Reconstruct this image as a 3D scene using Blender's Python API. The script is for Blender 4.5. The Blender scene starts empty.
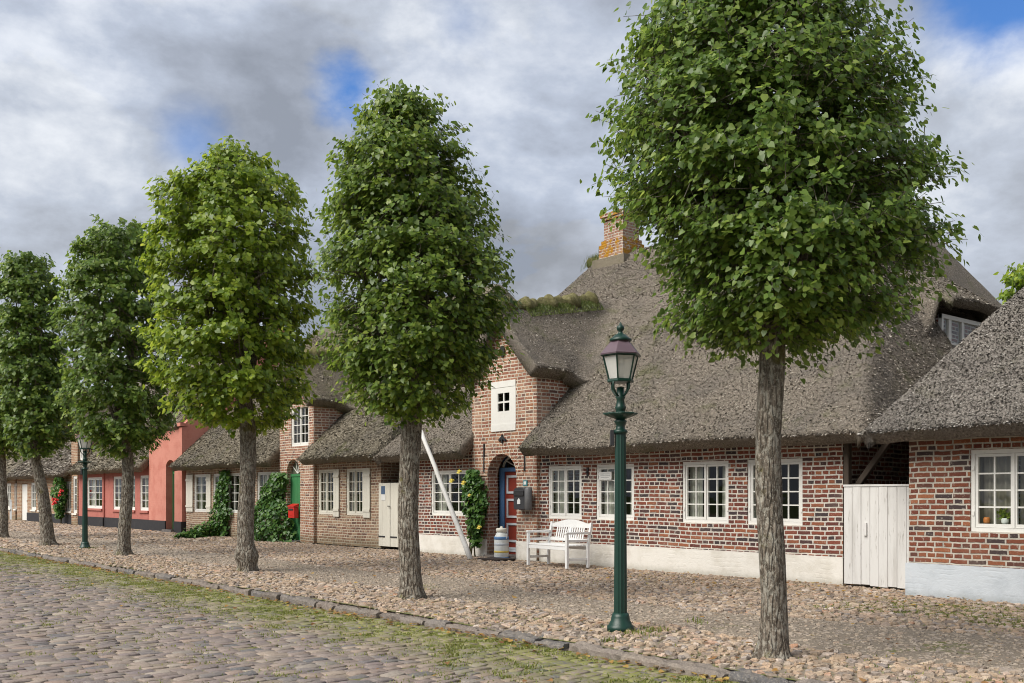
import bpy, math, random
import numpy as np
from mathutils import Vector
R = math.radians
random.seed(7)
rng = np.random.default_rng(11)
sc = bpy.context.scene
C = sc.collection

# ------------------------------------------------------------------ camera geometry (used to measure the street)
F, HOR, EYE = 1000.0, 494.0, 1.45
TH = math.atan(0.833)
cs, sn = math.cos(TH), math.sin(TH)
D = 14.46                                  # plane of the house fronts


def G(x, y, z=0.0):
    d = F * (EYE - z) / (y - HOR)
    r = d * (x - 512) / F
    return (-d * cs + r * sn, d * sn + r * cs)


def PX(x, Y):                              # X on the plane Y
    t = (x - 512) / F
    d = Y / (sn + cs * t)
    return d * (-cs + sn * t)


def PZ(x, y, Y):                           # height on the plane Y
    t = (x - 512) / F
    d = Y / (sn + cs * t)
    return EYE + (HOR - y) * d / F


# ------------------------------------------------------------------ noise
def _h(i, j, k, s):
    n = (i * 374761393 + j * 668265263 + k * 2147483647 + s * 1274126177) & 0xFFFFFFFF
    n = ((n ^ (n >> 13)) * 1274126177) & 0xFFFFFFFF
    return ((n ^ (n >> 16)) & 0xFFFF) / 65535.0


def vnoise(x, y, z, s=0):
    x, y, z = np.broadcast_arrays(np.asarray(x, float), np.asarray(y, float), np.asarray(z, float))
    i, j, k = np.floor(x).astype(np.int64), np.floor(y).astype(np.int64), np.floor(z).astype(np.int64)
    fx, fy, fz = x - i, y - j, z - k
    fx, fy, fz = [f * f * (3 - 2 * f) for f in (fx, fy, fz)]
    o = 0
    for a in (0, 1):
        for b in (0, 1):
            for c in (0, 1):
                w = (fx if a else 1 - fx) * (fy if b else 1 - fy) * (fz if c else 1 - fz)
                o = o + w * _h(i + a, j + b, k + c, s)
    return o * 2 - 1


# ------------------------------------------------------------------ objects
ORG = {}


def tag(o, label=None, cat=None, group=None, kind=None):
    if label: o['label'] = label
    if cat: o['category'] = cat
    if group: o['group'] = group
    if kind: o['kind'] = kind
    return o


def thing(name, label, cat, loc, group=None, rz=0.0):
    o = bpy.data.objects.new(name, None)
    o.empty_display_size = 0.2
    C.objects.link(o)
    o.location = loc
    o.rotation_euler = (0, 0, rz)
    ORG[o.name] = np.array(loc, float)
    return tag(o, label, cat, group)


def link(name, me, mat, parent=None, origin=None):
    o = bpy.data.objects.new(name, me)
    C.objects.link(o)
    if mat: me.materials.append(mat)
    if parent:
        o.parent = parent
        ORG[o.name] = ORG[parent.name]
    else:
        ORG[o.name] = np.array(origin if origin is not None else (0, 0, 0), float)
        o.location = ORG[o.name]
    return o


def np_mesh(name, verts, facesets, smooth=False):
    """facesets: list of (M,k) index arrays"""
    me = bpy.data.meshes.new(name)
    verts = np.asarray(verts, np.float32)
    me.vertices.add(len(verts))
    me.vertices.foreach_set('co', verts.ravel())
    loops, starts, n = [], [], 0
    for fs in facesets:
        fs = np.asarray(fs, np.int32)
        if len(fs) == 0: continue
        k = fs.shape[1]
        loops.append(fs.ravel())
        starts.append(n + np.arange(len(fs)) * k)
        n += fs.size
    loops = np.concatenate(loops).astype(np.int32)
    starts = np.concatenate(starts).astype(np.int32)
    me.loops.add(len(loops))
    me.loops.foreach_set('vertex_index', loops)
    me.polygons.add(len(starts))
    me.polygons.foreach_set('loop_start', starts)
    me.update(calc_edges=True)
    me.validate()
    me.polygons.foreach_set('use_smooth', np.full(len(me.polygons), smooth, dtype=bool))
    return me


class MB:
    def __init__(s):
        s.v, s.f = [], []

    def add(s, vs, fs):
        b = len(s.v)
        s.v += [tuple(map(float, p)) for p in vs]
        s.f += [tuple(b + i for i in f) for f in fs]

    def quad(s, a, b, c, d):
        s.add([a, b, c, d], [(0, 1, 2, 3)])

    def box(s, x0, y0, z0, x1, y1, z1, ch=0.0):
        if ch <= 0:
            s.add([(x0, y0, z0), (x1, y0, z0), (x1, y1, z0), (x0, y1, z0), (x0, y0, z1), (x1, y0, z1), (x1, y1, z1), (x0, y1, z1)],
                  [(3, 2, 1, 0), (4, 5, 6, 7), (0, 1, 5, 4), (1, 2, 6, 5), (2, 3, 7, 6), (3, 0, 4, 7)])
        else:
            s.bar(((x0 + x1) / 2, (y0 + y1) / 2, z0), ((x0 + x1) / 2, (y0 + y1) / 2, z1), x1 - x0, y1 - y0, ch)

    def bar(s, p, q, w, d, ch=0.0, up=(0, 1, 0)):
        """rectangular bar from p to q: w along side, d along up-ish, with chamfered long edges and ends"""
        p, q = Vector(p), Vector(q)
        ax = (q - p).normalized()
        u = Vector(up) - ax * ax.dot(Vector(up))
        if u.length < 1e-4: u = Vector((1, 0, 0)) - ax * ax.x
        u.normalize()
        v = u.cross(ax)
        def ring(c, w, d, k):
            hw, hd = w / 2, d / 2
            pts = [(-hw + k, -hd), (hw - k, -hd), (hw, -hd + k), (hw, hd - k), (hw - k, hd), (-hw + k, hd), (-hw, hd - k), (-hw, -hd + k)]
            return [c + v * a + u * b for a, b in pts]
        if ch <= 0:
            hw, hd = w / 2, d / 2
            vs = []
            for c in (p, q):
                vs += [c + v * a + u * b for a, b in ((-hw, -hd), (hw, -hd), (hw, hd), (-hw, hd))]
            s.add(vs, [(3, 2, 1, 0), (4, 5, 6, 7), (0, 1, 5, 4), (1, 2, 6, 5), (2, 3, 7, 6), (3, 0, 4, 7)])
            return
        vs = ring(p, w - 2 * ch, d - 2 * ch, ch * .4) + ring(p + ax * ch, w, d, ch) + ring(q - ax * ch, w, d, ch) + ring(q, w - 2 * ch, d - 2 * ch, ch * .4)
        fs = [tuple(range(7, -1, -1)), tuple(range(24, 32))]
        for r in range(3):
            for i in range(8):
                j = (i + 1) % 8
                fs.append((r * 8 + i, r * 8 + j, r * 8 + 8 + j, r * 8 + 8 + i))
        s.add(vs, fs)

    def tube(s, pts, rad, n=8, cap=True):
        pts = [Vector(p) for p in pts]
        if not hasattr(rad, '__len__'): rad = [rad] * len(pts)
        vs = []
        ref = None
        for i, p in enumerate(pts):
            t = (pts[min(i + 1, len(pts) - 1)] - pts[max(i - 1, 0)]).normalized()
            if ref is None:
                ref = Vector((1, 0, 0)) if abs(t.x) < .8 else Vector((0, 1, 0))
            u = (ref - t * ref.dot(t)).normalized()
            ref = u
            w = t.cross(u)
            for k in range(n):
                a = 2 * math.pi * k / n
                vs.append(p + (u * math.cos(a) + w * math.sin(a)) * rad[i])
        fs = []
        for i in range(len(pts) - 1):
            for k in range(n):
                j = (k + 1) % n
                fs.append((i * n + k, i * n + j, i * n + n + j, i * n + n + k))
        if cap:
            fs.append(tuple(range(n - 1, -1, -1)))
            fs.append(tuple((len(pts) - 1) * n + k for k in range(n)))
        s.add(vs, fs)

    def lathe(s, prof, n=16, c=(0, 0, 0), rot=0.0, flute=None):
        vs, fs = [], []
        for i, (r, z) in enumerate(prof):
            for k in range(n):
                a = rot + 2 * math.pi * k / n
                rr = r * (flute(k, i) if flute else 1)
                vs.append((c[0] + rr * math.cos(a), c[1] + rr * math.sin(a), c[2] + z))
        for i in range(len(prof) - 1):
            for k in range(n):
                j = (k + 1) % n
                fs.append((i * n + k, i * n + j, i * n + n + j, i * n + n + k))
        fs.append(tuple(range(n - 1, -1, -1)))
        fs.append(tuple((len(prof) - 1) * n + k for k in range(n)))
        s.add(vs, fs)

    def poly_y(s, pts, y0, y1):
        """(x,z) polygon extruded along Y"""
        n = len(pts)
        vs = [(x, y0, z) for x, z in pts] + [(x, y1, z) for x, z in pts]
        fs = [tuple(range(n)), tuple(range(2 * n - 1, n - 1, -1))]
        for i in range(n):
            j = (i + 1) % n
            fs.append((i, i + n, j + n, j))
        s.add(vs, fs)

    def poly_x(s, pts, x0, x1):
        n = len(pts)
        vs = [(x0, y, z) for y, z in pts] + [(x1, y, z) for y, z in pts]
        fs = [tuple(range(n)), tuple(range(2 * n - 1, n - 1, -1))]
        for i in range(n):
            j = (i + 1) % n
            fs.append((i, i + n, j + n, j))
        s.add(vs, fs)

    def build(s, name, mat, parent=None, origin=None, smooth=False, bevel=0.0):
        org = ORG[parent.name] if parent else np.array(origin if origin is not None else (0, 0, 0), float)
        me = bpy.data.meshes.new(name)
        me.from_pydata([tuple(np.array(p) - org) for p in s.v], [], s.f)
        import bmesh
        bm = bmesh.new(); bm.from_mesh(me)
        bmesh.ops.recalc_face_normals(bm, faces=bm.faces)
        bm.to_mesh(me); bm.free()
        if smooth:
            for p in me.polygons: p.use_smooth = True
        o = link(name, me, mat, parent, origin)
        if bevel:
            m = o.modifiers.new('bevel', 'BEVEL'); m.width = bevel; m.segments = 2; m.limit_method = 'ANGLE'
        return o


# ------------------------------------------------------------------ materials
class NT:
    def __init__(s, name):
        s.m = bpy.data.materials.new(name)
        s.m.use_nodes = True
        s.t = s.m.node_tree
        s.b = s.t.nodes['Principled BSDF']
        s.out = s.t.nodes['Material Output']

    def n(s, typ, **kw):
        nd = s.t.nodes.new(typ)
        for k, v in kw.items(): setattr(nd, k, v)
        return nd

    def l(s, a, b):
        s.t.links.new(a, b)

    def set(s, sock, v):
        if hasattr(v, 'is_linked') or isinstance(v, bpy.types.NodeSocket): s.l(v, sock)
        else: sock.default_value = v

    def math(s, op, a, b=None, c=None, clamp=False):
        nd = s.n('ShaderNodeMath', operation=op, use_clamp=clamp)
        s.set(nd.inputs[0], a)
        if b is not None: s.set(nd.inputs[1], b)
        if c is not None: s.set(nd.inputs[2], c)
        return nd.outputs[0]

    def coord(s, kind='Object'):
        return s.n('ShaderNodeTexCoord').outputs[kind]

    def sep(s, v):
        nd = s.n('ShaderNodeSeparateXYZ'); s.l(v, nd.inputs[0]); return nd.outputs

    def comb(s, x, y, z=0.0):
        nd = s.n('ShaderNodeCombineXYZ')
        for i, v in enumerate((x, y, z)): s.set(nd.inputs[i], v)
        return nd.outputs[0]

    def scale(s, v, sc):
        nd = s.n('ShaderNodeMapping'); s.l(v, nd.inputs[0]); nd.inputs['Scale'].default_value = sc; return nd.outputs[0]

    def noise(s, v, scale, detail=3, rough=.55, dist=0.0, col=False):
        nd = s.n('ShaderNodeTexNoise')
        if v is not None: s.l(v, nd.inputs['Vector'])
        nd.inputs['Scale'].default_value = scale; nd.inputs['Detail'].default_value = detail
        nd.inputs['Roughness'].default_value = rough; nd.inputs['Distortion'].default_value = dist
        return nd.outputs['Color' if col else 'Fac']

    def vor(s, v, scale, feature='F1', out='Distance', rand=1.0):
        nd = s.n('ShaderNodeTexVoronoi', feature=feature)
        s.l(v, nd.inputs['Vector']); nd.inputs['Scale'].default_value = scale; nd.inputs['Randomness'].default_value = rand
        return nd.outputs[out]

    def ramp(s, f, stops, interp='LINEAR'):
        nd = s.n('ShaderNodeValToRGB'); r = nd.color_ramp; r.interpolation = interp
        while len(r.elements) < len(stops): r.elements.new(.5)
        for e, (p, c) in zip(r.elements, stops):
            e.position = p
            e.color = (*c, 1) if len(c) == 3 else c
        s.set(nd.inputs[0], f)
        return nd.outputs[0]

    def mr(s, v, a, b, c=0.0, d=1.0, smooth=True):
        nd = s.n('ShaderNodeMapRange', interpolation_type='SMOOTHSTEP' if smooth else 'LINEAR')
        for i, x in enumerate((v, a, b, c, d)): s.set(nd.inputs[i], x)
        return nd.outputs[0]

    def mix(s, f, a, b, blend='MIX'):
        nd = s.n('ShaderNodeMix', data_type='RGBA', blend_type=blend)
        s.set(nd.inputs[0], f)
        for sock, v in ((nd.inputs[6], a), (nd.inputs[7], b)):
            if isinstance(v, tuple): sock.default_value = (*v, 1) if len(v) == 3 else v
            else: s.l(v, sock)
        return nd.outputs[2]

    def bump(s, h, strength=.5, dist=.01, normal=None):
        nd = s.n('ShaderNodeBump'); s.l(h, nd.inputs['Height'])
        nd.inputs['Strength'].default_value = strength; nd.inputs['Distance'].default_value = dist
        if normal is not None: s.l(normal, nd.inputs['Normal'])
        return nd.outputs[0]

    def rnd(s):
        return s.n('ShaderNodeNewGeometry').outputs['Random Per Island']

    def fin(s, col, rough=.85, bump=None, spec=.3, metal=0.0):
        s.set(s.b.inputs['Base Color'], (*col, 1) if isinstance(col, tuple) and len(col) == 3 else col)
        s.set(s.b.inputs['Roughness'], rough)
        s.b.inputs['Specular IOR Level'].default_value = spec
        s.b.inputs['Metallic'].default_value = metal
        if bump is not None: s.l(bump, s.b.inputs['Normal'])
        return s.m


def brick_mat(name, stops, mortar, L=.262, H=.0765, mw=.0235, stain=(.5, .45, .4), stain_amt=.25, lichen=None, gray=0.0):
    m = NT(name)
    co = m.coord()
    wob = m.noise(co, 9, 2, col=True)
    sw = m.sep(wob)
    X, Y, Z = m.sep(co)
    u = m.math('ADD', m.math('ADD', X, Y), m.math('MULTIPLY_ADD', sw[0], .022, 99.0))
    v = m.math('ADD', Z, m.math('MULTIPLY_ADD', sw[1], .018, 20.0))
    v = m.math('ADD', v, m.math('MULTIPLY', m.noise(m.comb(u, m.math('MULTIPLY', v, .3)), .9, 2), .06))
    vr = m.math('DIVIDE', v, H)
    row = m.math('FLOOR', vr)
    par = m.math('MODULO', row, 2.0)
    W = m.math('MULTIPLY', m.math('MULTIPLY_ADD', par, -.5, 1.0), L)
    rh = m.n('ShaderNodeTexWhiteNoise', noise_dimensions='1D'); m.l(row, rh.inputs['W'])
    uo = m.math('ADD', m.math('DIVIDE', u, W), m.math('MULTIPLY', rh.outputs[0], .35))
    col = m.math('FLOOR', uo)
    fu, fv = m.math('FRACT', uo), m.math('FRACT', vr)
    du = m.math('MULTIPLY', m.math('MINIMUM', fu, m.math('SUBTRACT', 1.0, fu)), W)
    dv = m.math('MULTIPLY', m.math('MINIMUM', fv, m.math('SUBTRACT', 1.0, fv)), H)
    d = m.math('MINIMUM', du, dv)
    jit = m.noise(co, 45, 2)
    d = m.math('ADD', d, m.math('MULTIPLY_ADD', jit, .008, -.004))
    mask = m.mr(d, mw * .5 - .003, mw * .5 + .003)
    wn = m.n('ShaderNodeTexWhiteNoise', noise_dimensions='2D'); m.l(m.comb(col, row), wn.inputs['Vector'])
    bc = m.ramp(wn.outputs['Value'], stops, 'CONSTANT')
    var = m.noise(co, 60, 4, .7)
    bc = m.mix(m.mr(var, .3, .75), bc, m.mix(.5, bc, (.05, .035, .03), 'MIX'))
    big = m.noise(co, 1.3, 4, .6)
    mo = m.mix(m.mr(m.noise(co, 5, 4), .35, .7), mortar, tuple(c * .68 for c in mortar))
    colr = m.mix(mask, mo, bc)
    # lime smears on the bricks
    sm = m.math('MULTIPLY', m.mr(m.noise(co, 22, 4, .7), .56, .72), .55)
    colr = m.mix(sm, colr, mortar)
    colr = m.mix(m.math('MULTIPLY', m.mr(big, .45, .75), stain_amt), colr, stain)
    if lichen:
        li = m.mr(m.noise(co, 5, 5, .7), .45, .56)
        colr = m.mix(li, colr, m.mix(m.noise(co, 40), lichen, tuple(c * .5 for c in lichen)))
    colr = m.mix(m.math('MULTIPLY', m.mr(m.math('ADD', Z, m.math('MULTIPLY', m.noise(co, 2.5, 4), .5)), .62, .30), .5), colr, (.13, .12, .07))
    h = m.math('ADD', mask, m.math('MULTIPLY', var, .35))
    return m.fin(colr, .9, m.bump(h, .75, .012), .2)


def plaster_mat(name, col, dark, amt=.5, blotch=(.6, .55, .45), crack=True):
    m = NT(name)
    co = m.coord()
    a = m.noise(co, 2.2, 5, .65)
    b = m.noise(co, 14, 5, .7)
    c = m.mix(m.math('MULTIPLY', m.mr(a, .42, .7), amt), col, dark)
    c = m.mix(m.math('MULTIPLY', m.mr(b, .55, .75), amt * .6), c, blotch)
    z = m.sep(co)[2]
    low = m.math('MULTIPLY', m.mr(m.math('ADD', z, m.math('MULTIPLY', b, .16)), .2, .04), .45)
    c = m.mix(low, c, m.mix(.6, dark, (.12, .12, .07)))
    h = m.math('ADD', b, m.math('MULTIPLY', m.noise(co, 60, 3), .3))
    # courses that show through thick whitewash
    zz = m.math('FRACT', m.math('DIVIDE', m.math('ADD', z, m.math('MULTIPLY', a, .16)), .078))
    h = m.math('ADD', h, m.math('MULTIPLY', m.math('MULTIPLY', m.mr(m.math('ABSOLUTE', m.math('SUBTRACT', zz, .5)), .25, .5), m.mr(m.noise(co, 3.1, 4), .4, .7)), -.30))
    return m.fin(c, .9, m.bump(h, .6, .012), .2)


BED = {}


def thatch_mat(name, base=(.155, .133, .108), light=(.56, .51, .44), dark=(.034, .029, .024), moss=(.085, .095, .03), mossamt=.5, bed=False):
    if not bed: BED[name] = thatch_mat(name + ' bed', tuple(x * .95 for x in base), tuple(x * .75 for x in light), dark, moss, mossamt, True)
    m = NT(name)
    co = m.coord()
    fine = m.noise(m.scale(co, (1, .85, .85)), 34, 2, .8)
    fine2 = m.noise(co, 9, 5, .75)
    big = m.noise(co, .7, 5, .6)
    r = m.rnd()
    f = fine if bed else m.math('ADD', m.math('MULTIPLY', fine, .35), m.math('MULTIPLY', r, .65))
    c = m.ramp(f, [(.28, dark), (.42, base), (.60, tuple(x * 1.5 for x in base)), (.76, light)])
    c = m.mix(m.math('MULTIPLY', m.mr(fine2, .5, .75), .25), c, tuple(x * .5 for x in base))
    c = m.mix(m.math('MULTIPLY', m.mr(big, .45, .68), .45), c, (.10, .092, .085))
    mo = m.math('MULTIPLY', m.mr(m.math('ADD', m.noise(co, 1.6, 6, .7), m.math('MULTIPLY', fine2, .15)), .60, .78), mossamt)
    c = m.mix(mo, c, moss)
    h = m.math('ADD', fine, m.math('MULTIPLY', fine2, .25))
    return m.fin(c, .95, m.bump(h, 1.0, .022), .1)


def paint_mat(name, col, rough=.5, grain=.3, dirt=(.3, .28, .24), dirt_amt=.35, scl=(1, 1, 1), spec=.4):
    m = NT(name)
    co = m.coord()
    v = m.scale(co, scl)
    a = m.noise(v, 6, 5, .65)
    b = m.noise(v, 34, 4, .7)
    c = m.mix(m.math('MULTIPLY', m.mr(a, .45, .75), dirt_amt), col, m.mix(.5, dirt, col))
    c = m.mix(m.math('MULTIPLY', m.mr(b, .58, .72), dirt_amt), c, dirt)
    return m.fin(c, rough, m.bump(b, grain, .004), spec)


def leaf_mat(name, stops, trans=.35):
    m = NT(name)
    r = m.rnd()
    c = m.ramp(r, stops)
    co = m.coord()
    c = m.mix(m.math('MULTIPLY', m.mr(m.noise(co, 1.1, 3), .4, .7), .35), c, m.mix(.5, c, stops[0][1]))
    bs = m.b
    m.fin(c, .40, None, .5)
    tr = m.n('ShaderNodeBsdfTranslucent')
    hs = m.n('ShaderNodeHueSaturation'); m.l(c, hs.inputs['Color']); hs.inputs['Value'].default_value = 1.5; hs.inputs['Hue'].default_value = .485
    m.l(hs.outputs[0], tr.inputs['Color'])
    mx = m.n('ShaderNodeMixShader'); mx.inputs[0].default_value = trans
    m.l(bs.outputs[0], mx.inputs[1]); m.l(tr.outputs[0], mx.inputs[2]); m.l(mx.outputs[0], m.out.inputs['Surface'])
    return m.m


def stone_mat(name, stops, moss=None, moss_y=None, rough=.75, spec=.35):
    m = NT(name)
    co = m.coord()
    r = m.rnd()
    c = m.ramp(r, stops)
    nz = m.noise(co, 38, 5, .75)
    c = m.mix(m.math('MULTIPLY', m.mr(m.noise(co, 2.6, 8, .8), .45, .66), .42), c, (.31, .26, .205))
    c = m.mix(m.math('MULTIPLY', m.mr(m.noise(co, 90, 3, .8), .5, .62), .35), c, (.42, .37, .30))
    c = m.mix(m.math('MULTIPLY', m.mr(m.noise(co, 75, 3, .8), .5, .38), .45), c, (.06, .052, .046))
    c = m.mix(m.math('MULTIPLY', m.mr(nz, .5, .78), .6), c, m.mix(.45, c, (.60, .55, .48)))
    c = m.mix(m.math('MULTIPLY', m.mr(nz, .46, .22), .55), c, m.mix(.6, c, (.03, .027, .025)))
    if moss:
        Y = m.sep(co)[1]
        k = m.mr(m.math('ADD', Y, m.math('MULTIPLY', m.noise(co, 1.2, 5, .7), 1.6)), moss_y[0], moss_y[1])
        k = m.math('MULTIPLY', k, m.mr(m.noise(co, 16, 5, .75), .40, .55))
        c = m.mix(k, c, moss)
    return m.fin(c, rough, m.bump(nz, .5, .01), spec)


M = {}
WHITE_MORTAR = (.66, .615, .545)
M['brick_red'] = brick_mat('dark red brick', [(0, (0.192, 0.055, 0.038)), (.2, (0.256, 0.074, 0.046)), (.42, (0.147, 0.046, 0.037)), (.6, (0.090, 0.049, 0.049)), (.75, (0.058, 0.045, 0.049)), (.86, (0.307, 0.109, 0.058)), (.94, (0.358, 0.128, 0.064))], WHITE_MORTAR, stain=(0.435, 0.307, 0.243), stain_amt=.18)
M['brick_orange'] = brick_mat('orange red brick', [(0, (0.224, 0.069, 0.038)), (.25, (0.280, 0.095, 0.047)), (.5, (0.179, 0.052, 0.034)), (.68, (0.347, 0.129, 0.062)), (.8, (0.062, 0.045, 0.047)), (.88, (0.123, 0.050, 0.038))], (0.526, 0.482, 0.414), stain=(0.426, 0.269, 0.190), stain_amt=.15)
M['brick_pink'] = brick_mat('washed pink brick', [(0, (0.354, 0.147, 0.094)), (.25, (0.413, 0.195, 0.118)), (.5, (0.283, 0.106, 0.071)), (.7, (0.472, 0.248, 0.159)), (.82, (0.165, 0.088, 0.071)), (.92, (0.389, 0.165, 0.083))], (0.661, 0.590, 0.484), stain=(0.566, 0.425, 0.319), stain_amt=.35)
M['brick_beige'] = brick_mat('weathered beige brick', [(0, (0.319, 0.177, 0.118)), (.3, (0.389, 0.236, 0.153)), (.55, (0.260, 0.130, 0.088)), (.75, (0.448, 0.307, 0.201)), (.9, (0.177, 0.100, 0.077))], (0.614, 0.531, 0.413), stain=(0.496, 0.389, 0.271), stain_amt=.4)
M['brick_far'] = brick_mat('orange beige brick', [(0, (.33, .16, .09)), (.3, (.38, .21, .12)), (.55, (.28, .12, .07)), (.75, (.42, .26, .15))], (.52, .44, .33), stain=(.42, .30, .19), stain_amt=.3)
M['brick_lichen'] = brick_mat('lichened brick', [(0, (.28, .12, .08)), (.3, (.36, .17, .11)), (.6, (.22, .09, .06)), (.8, (.40, .22, .15))], (.5, .45, .38), lichen=(.50, .25, .025))
M['brick_stack'] = brick_mat('pale chimney brick', [(0, (.33, .16, .11)), (.3, (.40, .22, .15)), (.6, (.27, .12, .09)), (.8, (.45, .28, .19))], (.5, .45, .38), stain=(.4, .33, .26), stain_amt=.4)
M['whitewash'] = plaster_mat('white lime wash', (.78, .75, .69), (.58, .54, .46), .55)
M['bluewash'] = plaster_mat('blue white lime wash', (.56, .60, .64), (.42, .46, .50), .6, (.64, .65, .65))
M['pink'] = plaster_mat('pink plaster', (.54, .23, .178), (.45, .165, .125), .8, (.58, .33, .26))
M['pinkred'] = plaster_mat('deep pink plaster', (.41, .15, .122), (.33, .11, .09), .7, (.46, .21, .17))
M['tar'] = paint_mat('black tarred base', (.022, .022, .025), .6, .5, (.10, .09, .08), .4)
M['thatch'] = thatch_mat('grey reed thatch')
M['thatch_old'] = thatch_mat('mossy old thatch', (.155, .134, .10), (.47, .42, .33), (.038, .033, .026), (.10, .105, .035), .8)
M['thatch_new'] = thatch_mat('clean grey thatch', (.160, .144, .127), (.55, .515, .465), (.042, .037, .033), (.09, .09, .04), .25)
M['white'] = paint_mat('white gloss paint', (.76, .75, .71), .42, .2, (.45, .42, .36), .3)
M['gate_white'] = paint_mat('weathered white boards', (.66, .65, .63), .7, .7, (.36, .34, .31), .95, (1, 1, .12))
M['cream'] = paint_mat('cream door paint', (.70, .67, .58), .55, .3, (.38, .34, .27), .4, (1, 1, .2))
M['bench'] = paint_mat('bench white', (.80, .80, .79), .4, .15, (.5, .48, .44), .2)
M['red'] = paint_mat('dark red door paint', (.22, .035, .022), .45, .2, (.10, .03, .02), .4)
M['blue'] = paint_mat('blue trim paint', (.09, .20, .40), .45, .2, (.3, .33, .36), .3)
M['palegrey'] = paint_mat('pale grey moulding', (.48, .52, .56), .45, .2)
M['green'] = paint_mat('green door paint', (.045, .20, .075), .5, .3, (.14, .22, .11), .5, (1, 1, .2))
M['olive'] = paint_mat('grey green door paint', (.10, .11, .075), .55, .3, (.18, .17, .12), .4)
M['lamp_green'] = paint_mat('dark green lamp enamel', (.004, .034, .023), .42, .3, (.022, .05, .04), .5, spec=.5)
M['copper'] = paint_mat('dull purple copper', (.125, .085, .105), .4, .2, (.19, .15, .165), .5)
M['dark'] = paint_mat('dark iron', (.03, .03, .033), .5, .3, (.08, .07, .06), .3)
M['mailbox'] = paint_mat('charcoal letterbox', (.045, .045, .05), .4, .1, (.09, .09, .09), .3)
M['tube'] = paint_mat('grey plastic tube', (.13, .13, .135), .45, .1)
M['redbox'] = paint_mat('red letterbox enamel', (.55, .03, .022), .35, .1, (.35, .04, .03), .3)
M['oldwood'] = paint_mat('dark old timber', (.060, .045, .034), .85, .8, (.12, .10, .085), .6, (1, 1, .15))
M['pole'] = paint_mat('bleached pole', (.62, .61, .58), .7, .5, (.32, .30, .26), .6, (1, 1, .15))
M['curtain'] = paint_mat('pale curtain cloth', (.58, .56, .50), .9, .2, (.5, .47, .42), .3)
M['curtain_dark'] = paint_mat('taupe curtain cloth', (.27, .24, .20), .9, .2, (.2, .18, .15), .3)
M['grey_metal'] = paint_mat('pale grey cabinet', (.42, .44, .45), .5, .1)
M['mat'] = paint_mat('brown coir', (.03, .022, .018), .95, 1.0, (.06, .045, .035), .5)
M['paper'] = paint_mat('white paper', (.75, .75, .73), .6, .05, (.6, .6, .6), .1)
M['bluepaper'] = paint_mat('blue grey print', (.08, .13, .22), .6, .05, (.2, .25, .3), .3)
M['teal'] = paint_mat('teal plate', (.05, .22, .25), .4, .05)
M['yellow'] = paint_mat('yellow paint', (.60, .45, .10), .5, .1)
M['orange'] = paint_mat('orange glaze', (.60, .20, .05), .4, .1)
M['petal_yellow'] = paint_mat('yellow petals', (.75, .62, .12), .6, .1, (.6, .5, .1), .2)
M['petal_red'] = paint_mat('red petals', (.60, .03, .03), .6, .1, (.5, .05, .05), .2)
M['stem'] = paint_mat('green brown stem', (.08, .075, .03), .8, .4)
M['can_white'] = paint_mat('milk can white', (.66, .68, .66), .45, .15, (.45, .48, .48), .4)

m = NT('window glass')
lw = m.n('ShaderNodeLayerWeight'); lw.inputs[0].default_value = .5
gl = m.n('ShaderNodeBsdfGlossy'); gl.inputs['Roughness'].default_value = .02
co = m.coord()
m.l(m.bump(m.noise(co, 3.5, 2), .12, .02), gl.inputs['Normal'])
tp = m.n('ShaderNodeBsdfTransparent'); tp.inputs[0].default_value = (.86, .90, .88, 1)
mx = m.n('ShaderNodeMixShader')
m.l(m.math('MULTIPLY_ADD', m.math('POWER', lw.outputs['Facing'], 4.0), .9, .055, clamp=True), mx.inputs[0]); m.l(tp.outputs[0], mx.inputs[1]); m.l(gl.outputs[0], mx.inputs[2])
m.l(mx.outputs[0], m.out.inputs['Surface'])
M['glass'] = m.m

m = NT('lantern glass')
m.fin((.86, .86, .82), .35, m.bump(m.noise(m.coord(), 60, 2), .3, .01), .5)
tp = m.n('ShaderNodeBsdfTransparent'); tp.inputs[0].default_value = (.9, .9, .88, 1)
mx = m.n('ShaderNodeMixShader'); mx.inputs[0].default_value = .55
m.l(tp.outputs[0], mx.inputs[1]); m.l(m.b.outputs[0], mx.inputs[2]); m.l(mx.outputs[0], m.out.inputs['Surface'])
M['lantern_glass'] = m.m

M['leaf_dark'] = leaf_mat('lime leaf dark', [(0, (0.055, 0.107, 0.019)), (.45, (0.130, 0.219, 0.039)), (.8, (0.198, 0.294, 0.055)), (1, (0.300, 0.383, 0.083))], .46)
M['leaf_mid'] = leaf_mat('lime leaf mid', [(0, (0.057, 0.110, 0.018)), (.45, (0.137, 0.221, 0.033)), (.8, (0.208, 0.301, 0.046)), (1, (0.307, 0.379, 0.072))], .46)
M['leaf_light'] = leaf_mat('lime leaf bright', [(0, (0.078, 0.142, 0.016)), (.4, (0.195, 0.291, 0.028)), (.8, (0.291, 0.388, 0.046)), (1, (0.388, 0.465, 0.065))], .46)
M['leaf_ivy'] = leaf_mat('ivy leaf', [(0, (0.027, 0.081, 0.016)), (.5, (0.068, 0.169, 0.030)), (1, (0.149, 0.270, 0.054))], .28)
M['grass'] = leaf_mat('short grass', [(0, (.10, .135, .025)), (.5, (.19, .225, .045)), (1, (.32, .31, .09))], .35)
M['sod'] = leaf_mat('roof sod grass', [(0, (.07, .11, .025)), (.5, (.13, .18, .04)), (1, (.25, .26, .10))], .35)
M['dryleaf'] = leaf_mat('fallen leaf', [(0, (.17, .08, .03)), (.5, (.32, .17, .05)), (.85, (.45, .30, .07)), (1, (.30, .26, .12))], .2)

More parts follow.
